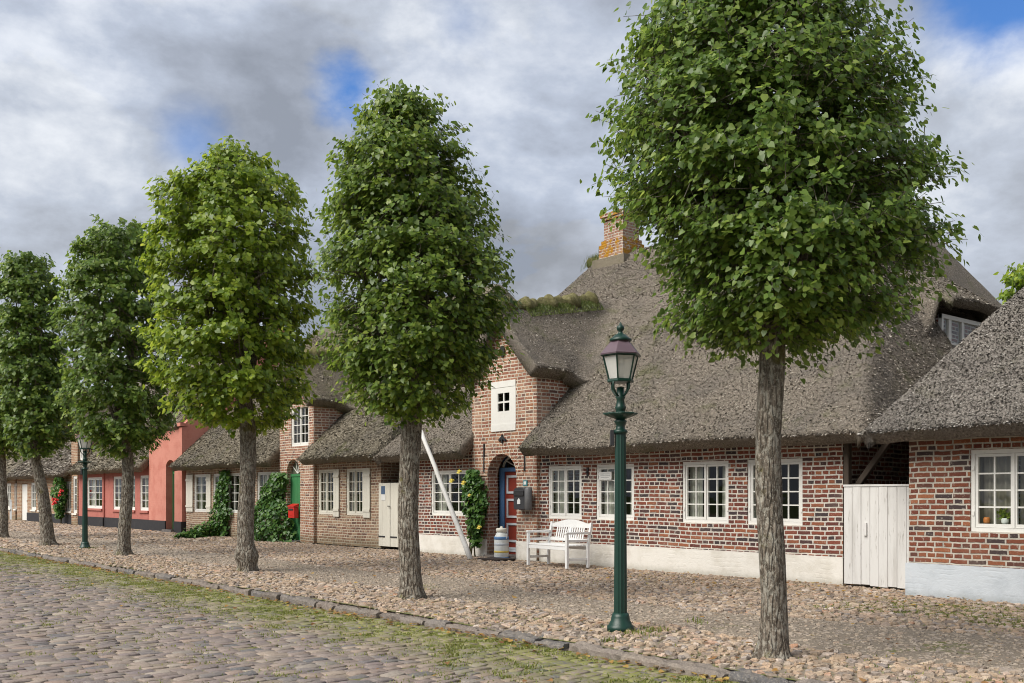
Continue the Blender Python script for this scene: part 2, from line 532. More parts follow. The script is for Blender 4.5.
m = NT('lime bark')
co = m.coord()
st = m.scale(co, (1, 1, .5))
a = m.noise(st, 26, 5, .7)
fiss = m.vor(m.scale(co, (1, 1, .22)), 22, 'DISTANCE_TO_EDGE')
c = m.ramp(a, [(.3, (.065, .053, .042)), (.5, (.18, .15, .118)), (.7, (.32, .28, .23))])
lich = m.mr(m.noise(m.scale(co, (1, 1, .6)), 18, 5, .75), .51, .56)
c = m.mix(m.math('MULTIPLY', m.mr(fiss, .10, .0), .7), c, (.045, .036, .028))
c = m.mix(m.math('MULTIPLY', lich, .55), c, (.42, .40, .34))
c = m.mix(m.math('MULTIPLY', m.mr(m.noise(co, 45, 4, .7), .56, .62), .6), c, (.42, .40, .34))
c = m.mix(m.math('MULTIPLY', m.mr(m.noise(co, 3.2, 4, .6), .58, .7), .7), c, (.12, .11, .025))
h = m.math('ADD', m.math('MULTIPLY', m.mr(fiss, 0, .25), .75), a)
M['bark'] = m.fin(c, .95, m.bump(h, 1.0, .024), .1)

M['sett'] = stone_mat('worn granite setts', [(0, (.155, .125, .125)), (.18, (.225, .172, .15)), (.36, (.125, .115, .125)), (.52, (.28, .205, .165)), (.66, (.17, .138, .142)), (.8, (.32, .25, .20)), (.92, (.085, .09, .105)), (1, (.36, .30, .245))], (.20, .205, .055), (5.6, 7.4))
M['cobble'] = stone_mat('field cobbles', [(0, (0.297, 0.209, 0.137)), (.16, (0.415, 0.303, 0.202)), (.30, (0.154, 0.121, 0.104)), (.46, (0.474, 0.330, 0.218)), (.60, (0.308, 0.226, 0.174)), (.74, (0.546, 0.424, 0.306)), (.86, (0.213, 0.181, 0.169)), (.94, (0.593, 0.495, 0.415)), (1, (0.427, 0.220, 0.125))])
M['pebble'] = stone_mat('small path stones', [(0, (0.312, 0.255, 0.198)), (.3, (0.404, 0.326, 0.252)), (.6, (0.261, 0.217, 0.186)), (.85, (0.482, 0.402, 0.312)), (1, (0.364, 0.255, 0.180))])
M['kerb'] = stone_mat('kerb granite', [(0, (.11, .09, .08)), (.3, (.17, .135, .115)), (.55, (.08, .08, .085)), (.8, (.21, .17, .14)), (1, (.14, .125, .12))])
M['step'] = stone_mat('step granite', [(0, (.12, .10, .095)), (.3, (.20, .16, .14)), (.55, (.085, .085, .095)), (.8, (.25, .20, .17)), (1, (.15, .14, .14))])

m = NT('soil and moss ground')
co = m.coord()
Yc = m.sep(co)[1]
n1 = m.noise(co, 7, 6, .7); n2 = m.noise(co, 60, 4, .7); n3 = m.noise(co, .9, 4, .6)
c = m.ramp(n2, [(.3, (.16, .13, .10)), (.55, (.28, .235, .185)), (.75, (.38, .33, .265))])
road = m.mr(m.math('ADD', Yc, m.math('MULTIPLY', n3, 1.6)), 5.9, 7.2)
road = m.math('MULTIPLY', road, m.mr(Yc, 7.0, 6.75))
patch = m.mr(m.math('ADD', n3, m.math('MULTIPLY', n1, .3)), .74, .84)
g = m.math('MULTIPLY', m.math('MAXIMUM', road, m.math('MULTIPLY', patch, .8)), m.mr(n1, .36, .52))
c = m.mix(g, c, m.mix(n2, (.07, .095, .016), (.19, .20, .05)))
M['ground'] = m.fin(c, .95, m.bump(n2, .8, .02), .1)
m = NT('meadow ground')
co = m.coord()
M['meadow'] = m.fin(m.ramp(m.noise(co, 3, 6, .7), [(.3, (.05, .07, .02)), (.6, (.09, .12, .03))]), .95, None, .1)


# ------------------------------------------------------------------ ground, road, pavement
def sheet_quad(name, x0, y0, x1, y1, z, mat):
    b = MB(); b.quad((x0, y0, z), (x1, y0, z), (x1, y1, z), (x0, y1, z))
    return tag(b.build(name, mat), kind='structure')


KERB_Y = 6.70
sheet_quad('ground', -700, -400, 500, 800, -.30, M['meadow'])


def relief(name, x0, x1, y0, y1, step, zf, mat):
    xs = np.arange(x0, x1 + step, step); ys = np.arange(y0, y1 + step * .5, step)
    X, Y = np.meshgrid(xs, ys, indexing='ij')
    Z = zf(X, Y)
    nx, ny = X.shape
    idx = np.arange(nx * ny).reshape(nx, ny)
    q = np.stack([idx[:-1, :-1], idx[1:, :-1], idx[1:, 1:], idx[:-1, 1:]], -1).reshape(-1, 4)
    me = np_mesh(name, np.stack([X, Y, Z], -1).reshape(-1, 3), [q], True)
    return tag(link(name, me, mat), kind='structure')


def road_z(X, Y): return -.10 + .02 * vnoise(X * .5, Y * .5, 0, 3)
def pave_z(X, Y): return .0 + .014 * vnoise(X * .6, Y * .6, 0, 5) - .02


def stones(cx, cy, cz, rx, ry, h, rot, n=8, sq=0.0):
    """low domed stones: apex, shoulder ring, foot ring"""
    N = len(cx)
    a = np.arange(n) * 2 * np.pi / n + (np.pi / n if sq else 0)
    if sq:
        c_, s_ = np.cos(a), np.sin(a)
        k = 1 / np.maximum(np.abs(c_), np.abs(s_)); k = k ** sq
        ux, uy = c_ * k, s_ * k
    else:
        ux, uy = np.cos(a), np.sin(a)
    jr = 1 + rng.uniform(-.24, .24, (N, n)) * (0.45 if sq else 1)
    px = ux[None] * rx[:, None] * jr; py = uy[None] * ry[:, None] * jr
    c, s = np.cos(rot)[:, None], np.sin(rot)[:, None]
    qx, qy = px * c - py * s, px * s + py * c
    tilt = rng.normal(0, .05 if sq else .12, (N, 2))
    def ring(f, z):
        zz = z[:, None] + (qx * f * tilt[:, :1] + qy * f * tilt[:, 1:])
        return np.stack([cx[:, None] + qx * f, cy[:, None] + qy * f, cz[:, None] + zz], -1)
    r0 = ring(1.0, -.035 * np.ones(N))
    r1 = ring(.97, h * .45)
    r2 = ring(.74 if not sq else .88, h * .93)
    ap = np.stack([cx, cy, cz + h * 1.0], -1)[:, None]
    V = np.concatenate([r0, r1, r2, ap], 1)
    nv = 3 * n + 1
    base = (np.arange(N) * nv)[:, None, None]
    i = np.arange(n); j = (i + 1) % n
    q = np.concatenate([np.stack([i, j, n + j, n + i], -1), np.stack([n + i, n + j, 2 * n + j, 2 * n + i], -1)])[None] + base
    t = np.stack([2 * n + i, 2 * n + j, np.full(n, 3 * n)], -1)[None] + base
    return V.reshape(-1, 3), q.reshape(-1, 4), t.reshape(-1, 3)


# road bed + setts in rows across the street
relief('road_bed', -86, 12, -12, KERB_Y + .02, .25, lambda X, Y: road_z(X, Y) - .003, M['ground'])
cxs, cys, rxs, rys = [], [], [], []
x = -84.0
rowi = 0
while x < 4:
    far = x < -34
    w = rng.uniform(.115, .15) * (1.35 if far else 1)
    y = 0.2 + rng.uniform(0, .2)
    yl = 0.2 if x > -40 else 3.0
    y = max(y, yl)
    while y < KERB_Y - .06:
        l = rng.uniform(.15, .24) * (1.3 if far else 1)
        cxs.append(x + .05 * math.sin(y * 1.3 + rowi * .02)); cys.append(y + l / 2); rxs.append(w / 2 * .99); rys.append(l / 2 * .99)
        y += l + .006
    x += w + .008
    rowi += 1
cx, cy = np.array(cxs), np.array(cys)
keep = rng.random(len(cx)) < np.where(cy > 5.4, .86, .985)
cx, cy, rx, ry = cx[keep], cy[keep], np.array(rxs)[keep], np.array(rys)[keep]
V, q, t = stones(cx, cy, road_z(cx, cy) - .005 + rng.uniform(-.005, .005, len(cx)), rx, ry, rng.uniform(.008, .016, len(cx)), rng.normal(0, .04, len(cx)), 12, .86)
tag(link('road', np_mesh('road', V, [q, t], True), M['sett']), kind='structure')

# pavement: sandy bed, cobbles at the wall and at the kerb, small stones on the trodden strip between
relief('pavement_bed', -86, 12, KERB_Y + .1, 30, .3, lambda X, Y: pave_z(X, Y), M['ground'])


def scatter(x0, x1, y0, y1, s, jit=.32):
    nx, ny = int((x1 - x0) / s), int((y1 - y0) / (s * .88))
    i, j = np.meshgrid(np.arange(nx), np.arange(ny), indexing='ij')
    X = x0 + (i + .5 * (j % 2)) * s + rng.uniform(-jit, jit, i.shape) * s
    Y = y0 + j * s * .88 + rng.uniform(-jit, jit, i.shape) * s
    return X.ravel(), Y.ravel()


def cobbles(name, areas, mat, hk, path):
    VV, QQ, TT = [], [], []; nv = 0
    for (x0, x1, y0, y1, s) in areas:
        X, Y = scatter(x0, x1, y0, y1, s)
        edge = vnoise(X * .8, Y * .8, 0, 21) * .45
        if path:   # the smooth trodden strip
            k = (Y > 8.25 + edge) & (Y < 10.55 + edge) & (rng.random(len(X)) < .80)
        else:
            k = ~((Y > 8.45 + edge) & (Y < 10.25 + edge)) & (rng.random(len(X)) < .965)
        k &= Y < 14.40
        X, Y = X[k], Y[k]
        n = len(X)
        r = s * .5 * rng.choice([.6, .8, .95, 1.1, 1.3], n, p=[.2, .25, .25, .2, .1]) * rng.uniform(.85, 1.15, n)
        V, q, t = stones(X, Y, pave_z(X, Y) + rng.uniform(-.012, .003, n), r * rng.uniform(.95, 1.25, n), r * rng.uniform(.72, 1.0, n), s * hk * rng.uniform(.6, 1.25, n), rng.uniform(0, np.pi, n), 7)
        VV.append(V); QQ.append(q + nv); TT.append(t + nv); nv += len(V)
    VA = np.concatenate(VV); VA += rng.normal(0, .004, VA.shape)
    me = np_mesh(name, VA, [np.concatenate(QQ), np.concatenate(TT)], False)
    return tag(link(name, me, mat), kind='structure')


cobbles('pavement', [(-30, 0, KERB_Y + .17, 14.4, .098), (-84, -30, KERB_Y + .2, 14.4, .17)], M['cobble'], .24, False)
cobbles('footpath', [(-22, 0, 7.6, 11.3, .054), (-60, -22, 7.6, 11.3, .10)], M['pebble'], .10, True)

# kerb of long rough stones
b = MB()
x = -84.0
while x < 6:
    l = rng.uniform(.3, .85)
    zt = rng.uniform(-.034, -.012); y0 = KERB_Y + rng.uniform(-.035, .03)
    nr, nk = max(7, int(l / .035)), 20
    hy, hz = .10 + rng.uniform(-.015, .02), .105 + rng.uniform(-.02, .015)
    tl = rng.normal(0, .02)
    vs = []
    for r_ in range(nr):
        u_ = r_ / (nr - 1); en = 1 - .10 * (abs(2 * u_ - 1) ** 8)
        for k_ in range(nk):
            a_ = 2 * math.pi * k_ / nk; c_, s_ = math.cos(a_), math.sin(a_); q_ = (1 / max(abs(c_), abs(s_))) ** .95
            px_ = x + .006 + (l - .012) * u_
            nz_ = .015 * float(vnoise(px_ * 9, c_ * 2 + x, s_ * 2, 71)) + .012 * float(vnoise(px_ * 26, c_ * 5, s_ * 5 + x, 72))
            vs.append((px_, y0 + .09 + (hy + nz_) * c_ * q_ * en, zt - hz + (hz + nz_) * s_ * q_ * en + tl * (u_ - .5)))
    fs = [tuple(range(nk - 1, -1, -1)), tuple((nr - 1) * nk + k_ for k_ in range(nk))]
    for r_ in range(nr - 1):
        for k_ in range(nk):
            fs.append((r_ * nk + k_, r_ * nk + (k_ + 1) % nk, (r_ + 1) * nk + (k_ + 1) % nk, (r_ + 1) * nk + k_))
    b.add(vs, fs)
    x += l
tag(b.build('kerb', M['kerb'], smooth=False), kind='structure')


def blades(name, X, Y, Z, hmin, hmax, w, mat, kind='stuff', parent=None, droop=.5, tall=1.0):
    N = len(X)
    a = rng.uniform(0, 2 * np.pi, N); h = rng.uniform(hmin, hmax, N) * np.where(rng.random(N) < .03, tall, 1)
    lean = rng.uniform(.1, droop, N)
    dx, dy = np.cos(a), np.sin(a)
    p = np.stack([X, Y, Z], -1)
    side = np.stack([-dy, dx, np.zeros(N)], -1) * w
    top = p + np.stack([dx * h * lean, dy * h * lean, h], -1)
    mid = p + np.stack([dx * h * lean * .35, dy * h * lean * .35, h * .55], -1)
    V = np.stack([p - side, p + side, mid + side * .8, mid - side * .8, top], 1).reshape(-1, 3)
    b = (np.arange(N) * 5)[:, None]
    me = np_mesh(name, V if parent is None else V - ORG[parent.name], [np.array([[0, 1, 2, 3]]) + b, np.array([[3, 2, 4]]) + b], True)
    o = link(name, me, mat, parent)
    if kind: o['kind'] = kind
    return o


def grass_pts(n, x0, x1, y0, y1, thr, s, dens=None):
    X = rng.uniform(x0, x1, n); Y = rng.uniform(y0, y1, n)
    k = .7 * vnoise(X * s, Y * s, 0, 31) + .6 * vnoise(X * s * 3.3, Y * s * 3.3, 0, 32) + .35 * rng.normal(size=n) > thr(X, Y)
    return X[k], Y[k]


X1, Y1 = grass_pts(300000, -40, -1, 4.9, 6.66, lambda X, Y: .92 - (Y - 4.9) * .52 + .25 * np.clip((Y - 6.4) * 4, 0, 1), 2.6)
X2, Y2 = grass_pts(50000, -80, -40, 5.1, 6.66, lambda X, Y: .74 - (Y - 4.9) * .60, 1.2)
X3, Y3 = grass_pts(300000, -60, -1, 6.9, 14.3, lambda X, Y: .78 - .42 * (np.abs(Y - 7.4) < .6) + .9 * ((Y > 8.4) & (Y < 10.6)), .75)
X4, Y4 = grass_pts(30000, -7.6, -3.0, 11.2, 13.4, lambda X, Y: -.45 + .5 * np.hypot((X + 6.2) / 2.0, (Y - 12.2) / 1.1), 1.6)
X5, Y5 = grass_pts(16000, -58, -44, 9.5, 13.0, lambda X, Y: .3, .5)
X6, Y6 = grass_pts(160000, -30, -2, 1.5, 5.4, lambda X, Y: 1.05 - .08 * Y, 3.0)
gx = np.concatenate([X1, X2, X3, X4, X5, X6]); gy = np.concatenate([Y1, Y2, Y3, Y4, Y5, Y6])
gz = np.where(gy < KERB_Y, road_z(gx, gy), pave_z(gx, gy)) - .005
tag(blades('grass', gx, gy, gz, .012, .034, .006, M['grass'], 'stuff', droop=1.2),
    'short grass and moss growing between the paving stones and along the kerb', 'grass')
gx = []; gy = []
for (tx, ty, n, r) in [(*G(640, 632), 60, .16), (*G(655, 628), 60, .15), (*G(415, 590), 60, .2), (*G(610, 640), 30, .1), (*G(700, 560 + 60), 25, .2), (*G(90, 548), 80, .35)]:
    gx.append(rng.normal(tx, r * .5, n)); gy.append(rng.normal(ty, r * .5, n))
gx = np.concatenate(gx); gy = np.concatenate(gy)
tag(blades('weeds', gx, gy, pave_z(gx, gy),   .025, .07, .007, M['grass'], 'stuff'), 'loose tufts of taller weeds by the lamp posts and tree feet', 'weeds')


# ------------------------------------------------------------------ leaves
LV = np.array([(0, 0, 0), (-.34, -.13, .05), (-.50, .24, .10), (-.30, .66, .05), (0, 1.05, -.07), (.30, .66, .05), (.50, .24, .10), (.34, -.13, .05), (0, .48, -.02)])
LF = np.array([(0, 8, 2, 1), (8, 4, 3, 2), (0, 7, 6, 8), (8, 6, 5, 4)])


def leaf_geo(P, Nn, T, S):
    """P base points, Nn upper-face normals, T tip directions, S sizes"""
    Nn = Nn / (np.linalg.norm(Nn, axis=1, keepdims=True) + 1e-9)
    T = T - Nn * (T * Nn).sum(1, keepdims=True)
    T = T / (np.linalg.norm(T, axis=1, keepdims=True) + 1e-9)
    U = np.cross(T, Nn)
    curl = rng.uniform(-.3, 1.6, (len(P), 1))
    V = (P[:, None] + S[:, None, None] * (LV[None, :, :1] * U[:, None] + LV[None, :, 1:2] * T[:, None] + LV[None, :, 2:3] * curl[:, None] * Nn[:, None]))
    F = LF[None] + (np.arange(len(P)) * 9)[:, None, None]
    return V.reshape(-1, 3), F.reshape(-1, 4)


def rand_dir(n):
    d = rng.normal(size=(n, 3))
    return d / np.linalg.norm(d, axis=1, keepdims=True)


# fallen leaves
n = 750
lx = rng.uniform(-30, -2, n); ly = KERB_Y - np.abs(rng.normal(0, .16, n)) - .02
n2 = 700
lx = np.concatenate([lx, rng.uniform(-30, -2, n2)]); ly = np.concatenate([ly, rng.uniform(4.5, 14.3, n2)])
n3 = 220
lx = np.concatenate([lx, rng.uniform(-13, -6, n3)]); ly = np.concatenate([ly, rng.uniform(12.2, 14.3, n3)])
lz = np.where(ly < KERB_Y, road_z(lx, ly) + .03, pave_z(lx, ly) + .04)
P = np.stack([lx, ly, lz], -1)
V, Fq = leaf_geo(P, rand_dir(len(P)) * .35 + np.array([0, 0, 1]), rand_dir(len(P)), rng.uniform(.03, .062, len(P)))
tag(link('fallen_leaves', np_mesh('fallen_leaves', V, [Fq], False), M['dryleaf']), 'yellow and orange fallen leaves along the kerb and on the cobbles', 'leaves', kind='stuff')


# ------------------------------------------------------------------ trees
def trunk_tree(name, label, cat, base, top_rad, base_rad, trunk_top, lean, prof, n_clump, per, lsize, mat, group, limbs=7, zscale=None, seed=0, burl=0.0, tier=1.0):
    """prof: list of (z, xl, xr) half-width offsets left/right of the axis, seen from the street"""
    bx, by = base
    d = math.hypot(bx, by)
    ax = np.array([by / d, -bx / d])        # horizontal axis across the line of sight
    fw = np.array([bx / d, by / d])
    t = thing(name, label, cat, (bx, by, -.03), group)
    org = ORG[t.name]
    # trunk
    H = trunk_top
    top_z = prof[-1][0]
    zs = np.concatenate([np.linspace(0, .5, 9), np.arange(.58, H + .9, .085)])
    nseg = 22
    Vv = []
    for z in zs:
        k = min(z / H, 1.0)
        r = base_rad + (top_rad - base_rad) * k + base_rad * .55 * math.exp(-z / .11) + burl * math.exp(-((z - .33) / .14) ** 2)
        if z > H: r *= max(.55, 1 - (z - H) * .45)
        off = lean * z + .025 * math.sin(z * 2.1 + seed)
        cx_, cy_ = bx + ax[0] * off, by + ax[1] * off
        a = np.arange(nseg) * 2 * np.pi / nseg
        rr = r * (1 + .10 * vnoise(np.cos(a) * 1.6 + seed, np.sin(a) * 1.6, z * 1.3, 4) + .07 * vnoise(np.cos(a) * 4, np.sin(a) * 4 + seed, z * 4.5, 6)
                  + (.14 * np.sin(a * 5 + seed) * math.exp(-z / .14)))
        Vv.append(np.stack([cx_ + rr * np.cos(a), cy_ + rr * np.sin(a), np.full(nseg, z - .03)], -1))
    Vv = np.concatenate(Vv)
    i = np.arange(len(zs) - 1)[:, None] * nseg; k = np.arange(nseg)[None]; kk = (k + 1) % nseg
    q = np.stack([i + k, i + kk, i + nseg + kk, i + nseg + k], -1).reshape(-1, 4)
    # limbs
    Vl, Ql, nv = [Vv], [q], len(Vv)
    tip = np.array([bx + ax[0] * lean * H, by + ax[1] * lean * H, H])
    zc = np.array([p[0] for p in prof]); xl = np.array([p[1] for p in prof]); xr = np.array([p[2] for p in prof])
    def crown_r(z):
        l = np.interp(z, zc, xl); r = np.interp(z, zc, xr)
        return (l + r) / 2, np.maximum((r - l) / 2, .02)
    axis0 = np.array([bx, by])
    lr = np.random.default_rng(100 + seed)
    def limb(p0, p1, r0, r1, bend, nn=6, ns=7):
        nonlocal nv
        b = MB()
        pts = []
        for s_ in np.linspace(0, 1, nn):
            pts.append(p0 + (p1 - p0) * s_ + bend * math.sin(math.pi * s_))
        b.tube(pts, list(np.linspace(r0, r1, nn)), ns)
        v = np.array(b.v)
        Vl.append(v)
        Ql.append(np.array([f for f in b.f if len(f) == 4]) + nv)
        nv += len(v)
    limb_ends = []
    for s_ in range(limbs):
        zt = H + (top_z - H) * lr.uniform(.35, .92)
        c, r = crown_r(zt)
        a = 2 * math.pi * (s_ + lr.uniform(0, .7)) / limbs
        rho = r * lr.uniform(.3, .75)
        e = np.array([*(axis0 + ax * (c + rho * math.cos(a)) + fw * rho * math.sin(a)), zt])
        p0 = tip + np.array([0, 0, lr.uniform(-.25, .5)])
        limb(p0, e, top_rad * .5, .012, np.array([0, 0, -.15]) + lr.normal(0, .08, 3))
        limb_ends.append((p0, e))
        for _ in range(4):
            f = lr.uniform(.3, .9); pm = p0 + (e - p0) * f
            zz = np.clip(pm[2] + lr.uniform(-.3, .8), zc[0] + .1, top_z - .1)
            c2, r2 = crown_r(zz); a2 = lr.uniform(0, 2 * math.pi)
            e2 = np.array([*(axis0 + ax * (c2 + r2 * .85 * math.cos(a2)) + fw * r2 * .85 * math.sin(a2)), zz])
            limb(pm, e2, top_rad * .2, .006, lr.normal(0, .06, 3), 5, 5)
    tk = link('trunk', np_mesh('trunk', np.concatenate(Vl) - org, [np.concatenate(Ql)], True), M['bark'], t)
    # crown of many leaves on sprays
    z = lr.uniform(0, 1, n_clump * 3)
    zz = zc[0] + (top_z - zc[0]) * z
    c, r = crown_r(zz)
    acc = lr.random(len(zz)) < (r / r.max()) ** 1.2 + .08
    zz, c, r = zz[acc][:n_clump], c[acc][:n_clump], r[acc][:n_clump]
    n = len(zz)
    a = lr.uniform(0, 2 * np.pi, n)
    rho = lr.uniform(0, 1, n) ** .42
    zz = np.clip(zz - .085 * tier * np.sin(2 * np.pi * zz / (.62 * tier) + 1.6 * vnoise(np.cos(a), np.sin(a) + seed, zz * .5, 61)), zc[0], top_z)
    mod = 1 + .14 * vnoise(np.cos(a) * 2.2 + seed * 3, np.sin(a) * 2.2, zz * 1.7, 9) + .11 * vnoise(np.cos(a) * 5, np.sin(a) * 5, zz * 4 + seed, 10)
    mod = np.minimum(mod, 1.09 + .05 * lr.random(n))
    gap = vnoise(np.cos(a) * 2.6 + seed, np.sin(a) * 2.6 + seed, zz * 2.4, 15) + .6 * vnoise(np.cos(a) * 6, np.sin(a) * 6 + seed, zz * 5.5, 16)
    kp = ~((gap < -.36) & (rho > .68))
    a, rho, mod, zz, c, r = a[kp], rho[kp], mod[kp], zz[kp], c[kp], r[kp]
    n = len(zz)
    rad = r * rho * mod * .885
    out = np.stack([ax[0] * np.cos(a) + fw[0] * np.sin(a), ax[1] * np.cos(a) + fw[1] * np.sin(a), np.zeros(n)], -1)
    ctr = np.stack([bx + ax[0] * c, by + ax[1] * c, zz], -1) + out * rad[:, None]
    r_out = rho > .5
    zrel = (zz - zc[0]) / (top_z - zc[0])
    d = out * .8 + lr.normal(0, .45, (n, 3)) + np.stack([0 * zz, 0 * zz, -.15 + .75 * zrel], -1)
    d /= np.linalg.norm(d, axis=1, keepdims=True)
    idx = np.repeat(np.arange(n), per)
    NL = len(idx)
    s_ = lr.uniform(-.1, 1.0, NL)[:, None]
    ln = (lr.uniform(.16, .36, n) * min(1.6, max(1, lsize / .09)))[idx][:, None]
    P = ctr[idx] + d[idx] * s_ * ln + lr.normal(0, .042, (NL, 3)) * max(1, lsize / .09)
    P[:, 2] -= .05 * s_[:, 0] ** 2
    Nn = out[idx] * .75 + np.array([0, 0, .62]) + lr.normal(0, .38, (NL, 3))
    T = out[idx] * .5 + d[idx] * .4 + np.array([0, 0, -.55]) + lr.normal(0, .45, (NL, 3))
    S = lsize * lr.uniform(.6, 1.25, NL)
    V, Fq = leaf_geo(P, Nn, T, S)
    # the twig of every spray
    q0 = ctr - d * .22; q1 = ctr + d * (ln[::per] * .95); q1[:, 2] -= .03
    sd_ = np.cross(d, rand_dir(n)); sd_ /= np.linalg.norm(sd_, axis=1, keepdims=True) + 1e-6
    sd2 = np.cross(d, sd_)
    w0 = .0045 * max(1, lsize / .07)
    TV = np.stack([q0 + sd_ * w0, q0 - sd_ * w0 * .5 + sd2 * w0 * .8, q0 - sd_ * w0 * .5 - sd2 * w0 * .8, q1 + sd_ * w0 * .5, q1 - sd_ * w0 * .25 + sd2 * w0 * .4, q1 - sd_ * w0 * .25 - sd2 * w0 * .4], 1).reshape(-1, 3)
    TF = (np.array([[0, 1, 4, 3], [1, 2, 5, 4], [2, 0, 3, 5]])[None] + (np.arange(n) * 6)[:, None, None]).reshape(-1, 4)
    tk.data.clear_geometry()
    me_ = np_mesh('trunk', np.concatenate(Vl + [TV]) - org, [np.concatenate(Ql + [TF + nv])], True)
    me_.materials.append(M['bark']); tk.data = me_
    link('crown', np_mesh('crown', V - org, [Fq], True), mat, t)
    return t


def tree_from_photo(base_px, sil, **kw):
    """sizes of the tree measured at its own distance"""
    bx, by = G(*base_px)
    d = F * EYE / (base_px[1] - HOR)
    prof = []
    for (y, l, r) in sil:
        prof.append((EYE + (HOR - y) * d / F, (l - base_px[0]) * d / F, (r - base_px[0]) * d / F))
    prof.sort()
    zm_ = (prof[0][0] + prof[-1][0]) / 2
    prof = [(zm_ + (z_ - zm_) * .955, l_, r_) for z_, l_, r_ in prof]
    return trunk_tree(base=(bx, by), prof=prof, **kw)


TG = 'clipped lime trees along the kerb'
tree_from_photo((771, 655), [(-140, 742, 768), (-80, 692, 806), (0, 640, 848), (60, 612, 888), (110, 602, 908), (160, 612, 922), (205, 626, 930), (240, 644, 930), (265, 646, 928), (300, 660, 915), (322, 684, 890), (340, 706, 842), (360, 745, 800)],
    name='lime_tree', label='broad lime tree with lichen-flecked trunk before a cottage window, its top cut by the frame', cat='tree', top_rad=.118, base_rad=.112, trunk_top=2.75, lean=0.0, n_clump=4200, per=17, lsize=.053, tier=1.0, mat=M['leaf_dark'], group=TG, limbs=8, seed=1)
tree_from_photo((410, 598), [(86, 394, 402), (105, 372, 432), (140, 349, 458), (180, 332, 476), (220, 326, 490), (260, 320, 510), (300, 321, 516), (340, 325, 508), (370, 336, 500), (395, 350, 478), (416, 380, 440)],
    name='lime_tree', label='tall egg-shaped lime tree with smooth grey trunk before the cream boarded half-doors', cat='tree', top_rad=.135, base_rad=.150, trunk_top=2.7, lean=0.0, n_clump=3000, per=15, lsize=.064, tier=1.1, mat=M['leaf_mid'], group=TG, seed=2)
tree_from_photo((247, 571), [(147, 220, 252), (175, 182, 288), (200, 156, 310), (240, 151, 318), (280, 150, 318), (320, 148, 314), (350, 145, 312), (380, 150, 312), (405, 165, 308), (427, 205, 275)],
    name='lime_tree', label='bright yellow-green lime tree with knobbly swollen trunk foot before the ivy wall', cat='tree', top_rad=.15, base_rad=.155, trunk_top=2.75, lean=0.0, n_clump=2500, per=14, lsize=.088, tier=1.15, mat=M['leaf_light'], group=TG, seed=3, burl=.07)
tree_from_photo((125, 554), [(221, 98, 138), (240, 76, 165), (290, 61, 170), (340, 56, 178), (380, 60, 180), (410, 65, 180), (435, 84, 170), (456, 105, 145)],
    name='lime_tree', label='dark green lime tree in front of the pink house windows', cat='tree', top_rad=.13, base_rad=.15, trunk_top=2.6, lean=0.02, n_clump=2200, per=13, lsize=.09, tier=1.2, mat=M['leaf_dark'], group=TG, seed=4)
tree_from_photo((50, 545), [(256, 15, 42), (275, 4, 55), (300, -2, 60), (340, -2, 62), (380, -2, 72), (420, 2, 78), (440, 12, 72), (456, 25, 55)],
    name='lime_tree', label='dark lime tree with a trunk leaning clearly to one side, beside the second lamp post', cat='tree', top_rad=.13, base_rad=.19, trunk_top=2.6, lean=-.145, n_clump=1700, per=12, lsize=.10, tier=1.3, mat=M['leaf_dark'], group=TG, seed=5)
tree_from_photo((2, 538), [(318, -25, 15), (345, -45, 35), (390, -52, 44), (425, -45, 44), (445, -30, 30), (458, -12, 16)],
    name='lime_tree', label='lime tree cut by the edge of the frame, farthest along the kerb', cat='tree', top_rad=.14, base_rad=.18, trunk_top=2.5, lean=0.0, n_clump=1400, per=12, lsize=.11, tier=1.3, mat=M['leaf_dark'], group=TG, seed=6)
# a garden tree behind the roofs
dd = 40.0
rr = dd * (1022 - 512) / F
trunk_tree('garden_tree', 'pale green garden tree top showing between the two thatched roofs and the sky', 'tree', (-dd * cs + rr * sn, dd * sn + rr * cs), .2, .28, 4.2, 0.0,
           [(4.0, -.8, .8), (5.5, -1.5, 1.9), (7.5, -1.55, 2.2), (9.3, -1.1, 1.8), (10.3, -.55, 1.0), (10.7, -.2, .3)], 420, 12, .2, M['leaf_light'], None, seed=9)


# ------------------------------------------------------------------ thatched roofs
def smin(a, b, k):
    h = np.clip(.5 + .5 * (b - a) / k, 0, 1)
    return b + (a - b) * h - k * h * (1 - h)


def smax(a, b, k): return -smin(-a, -b, k)


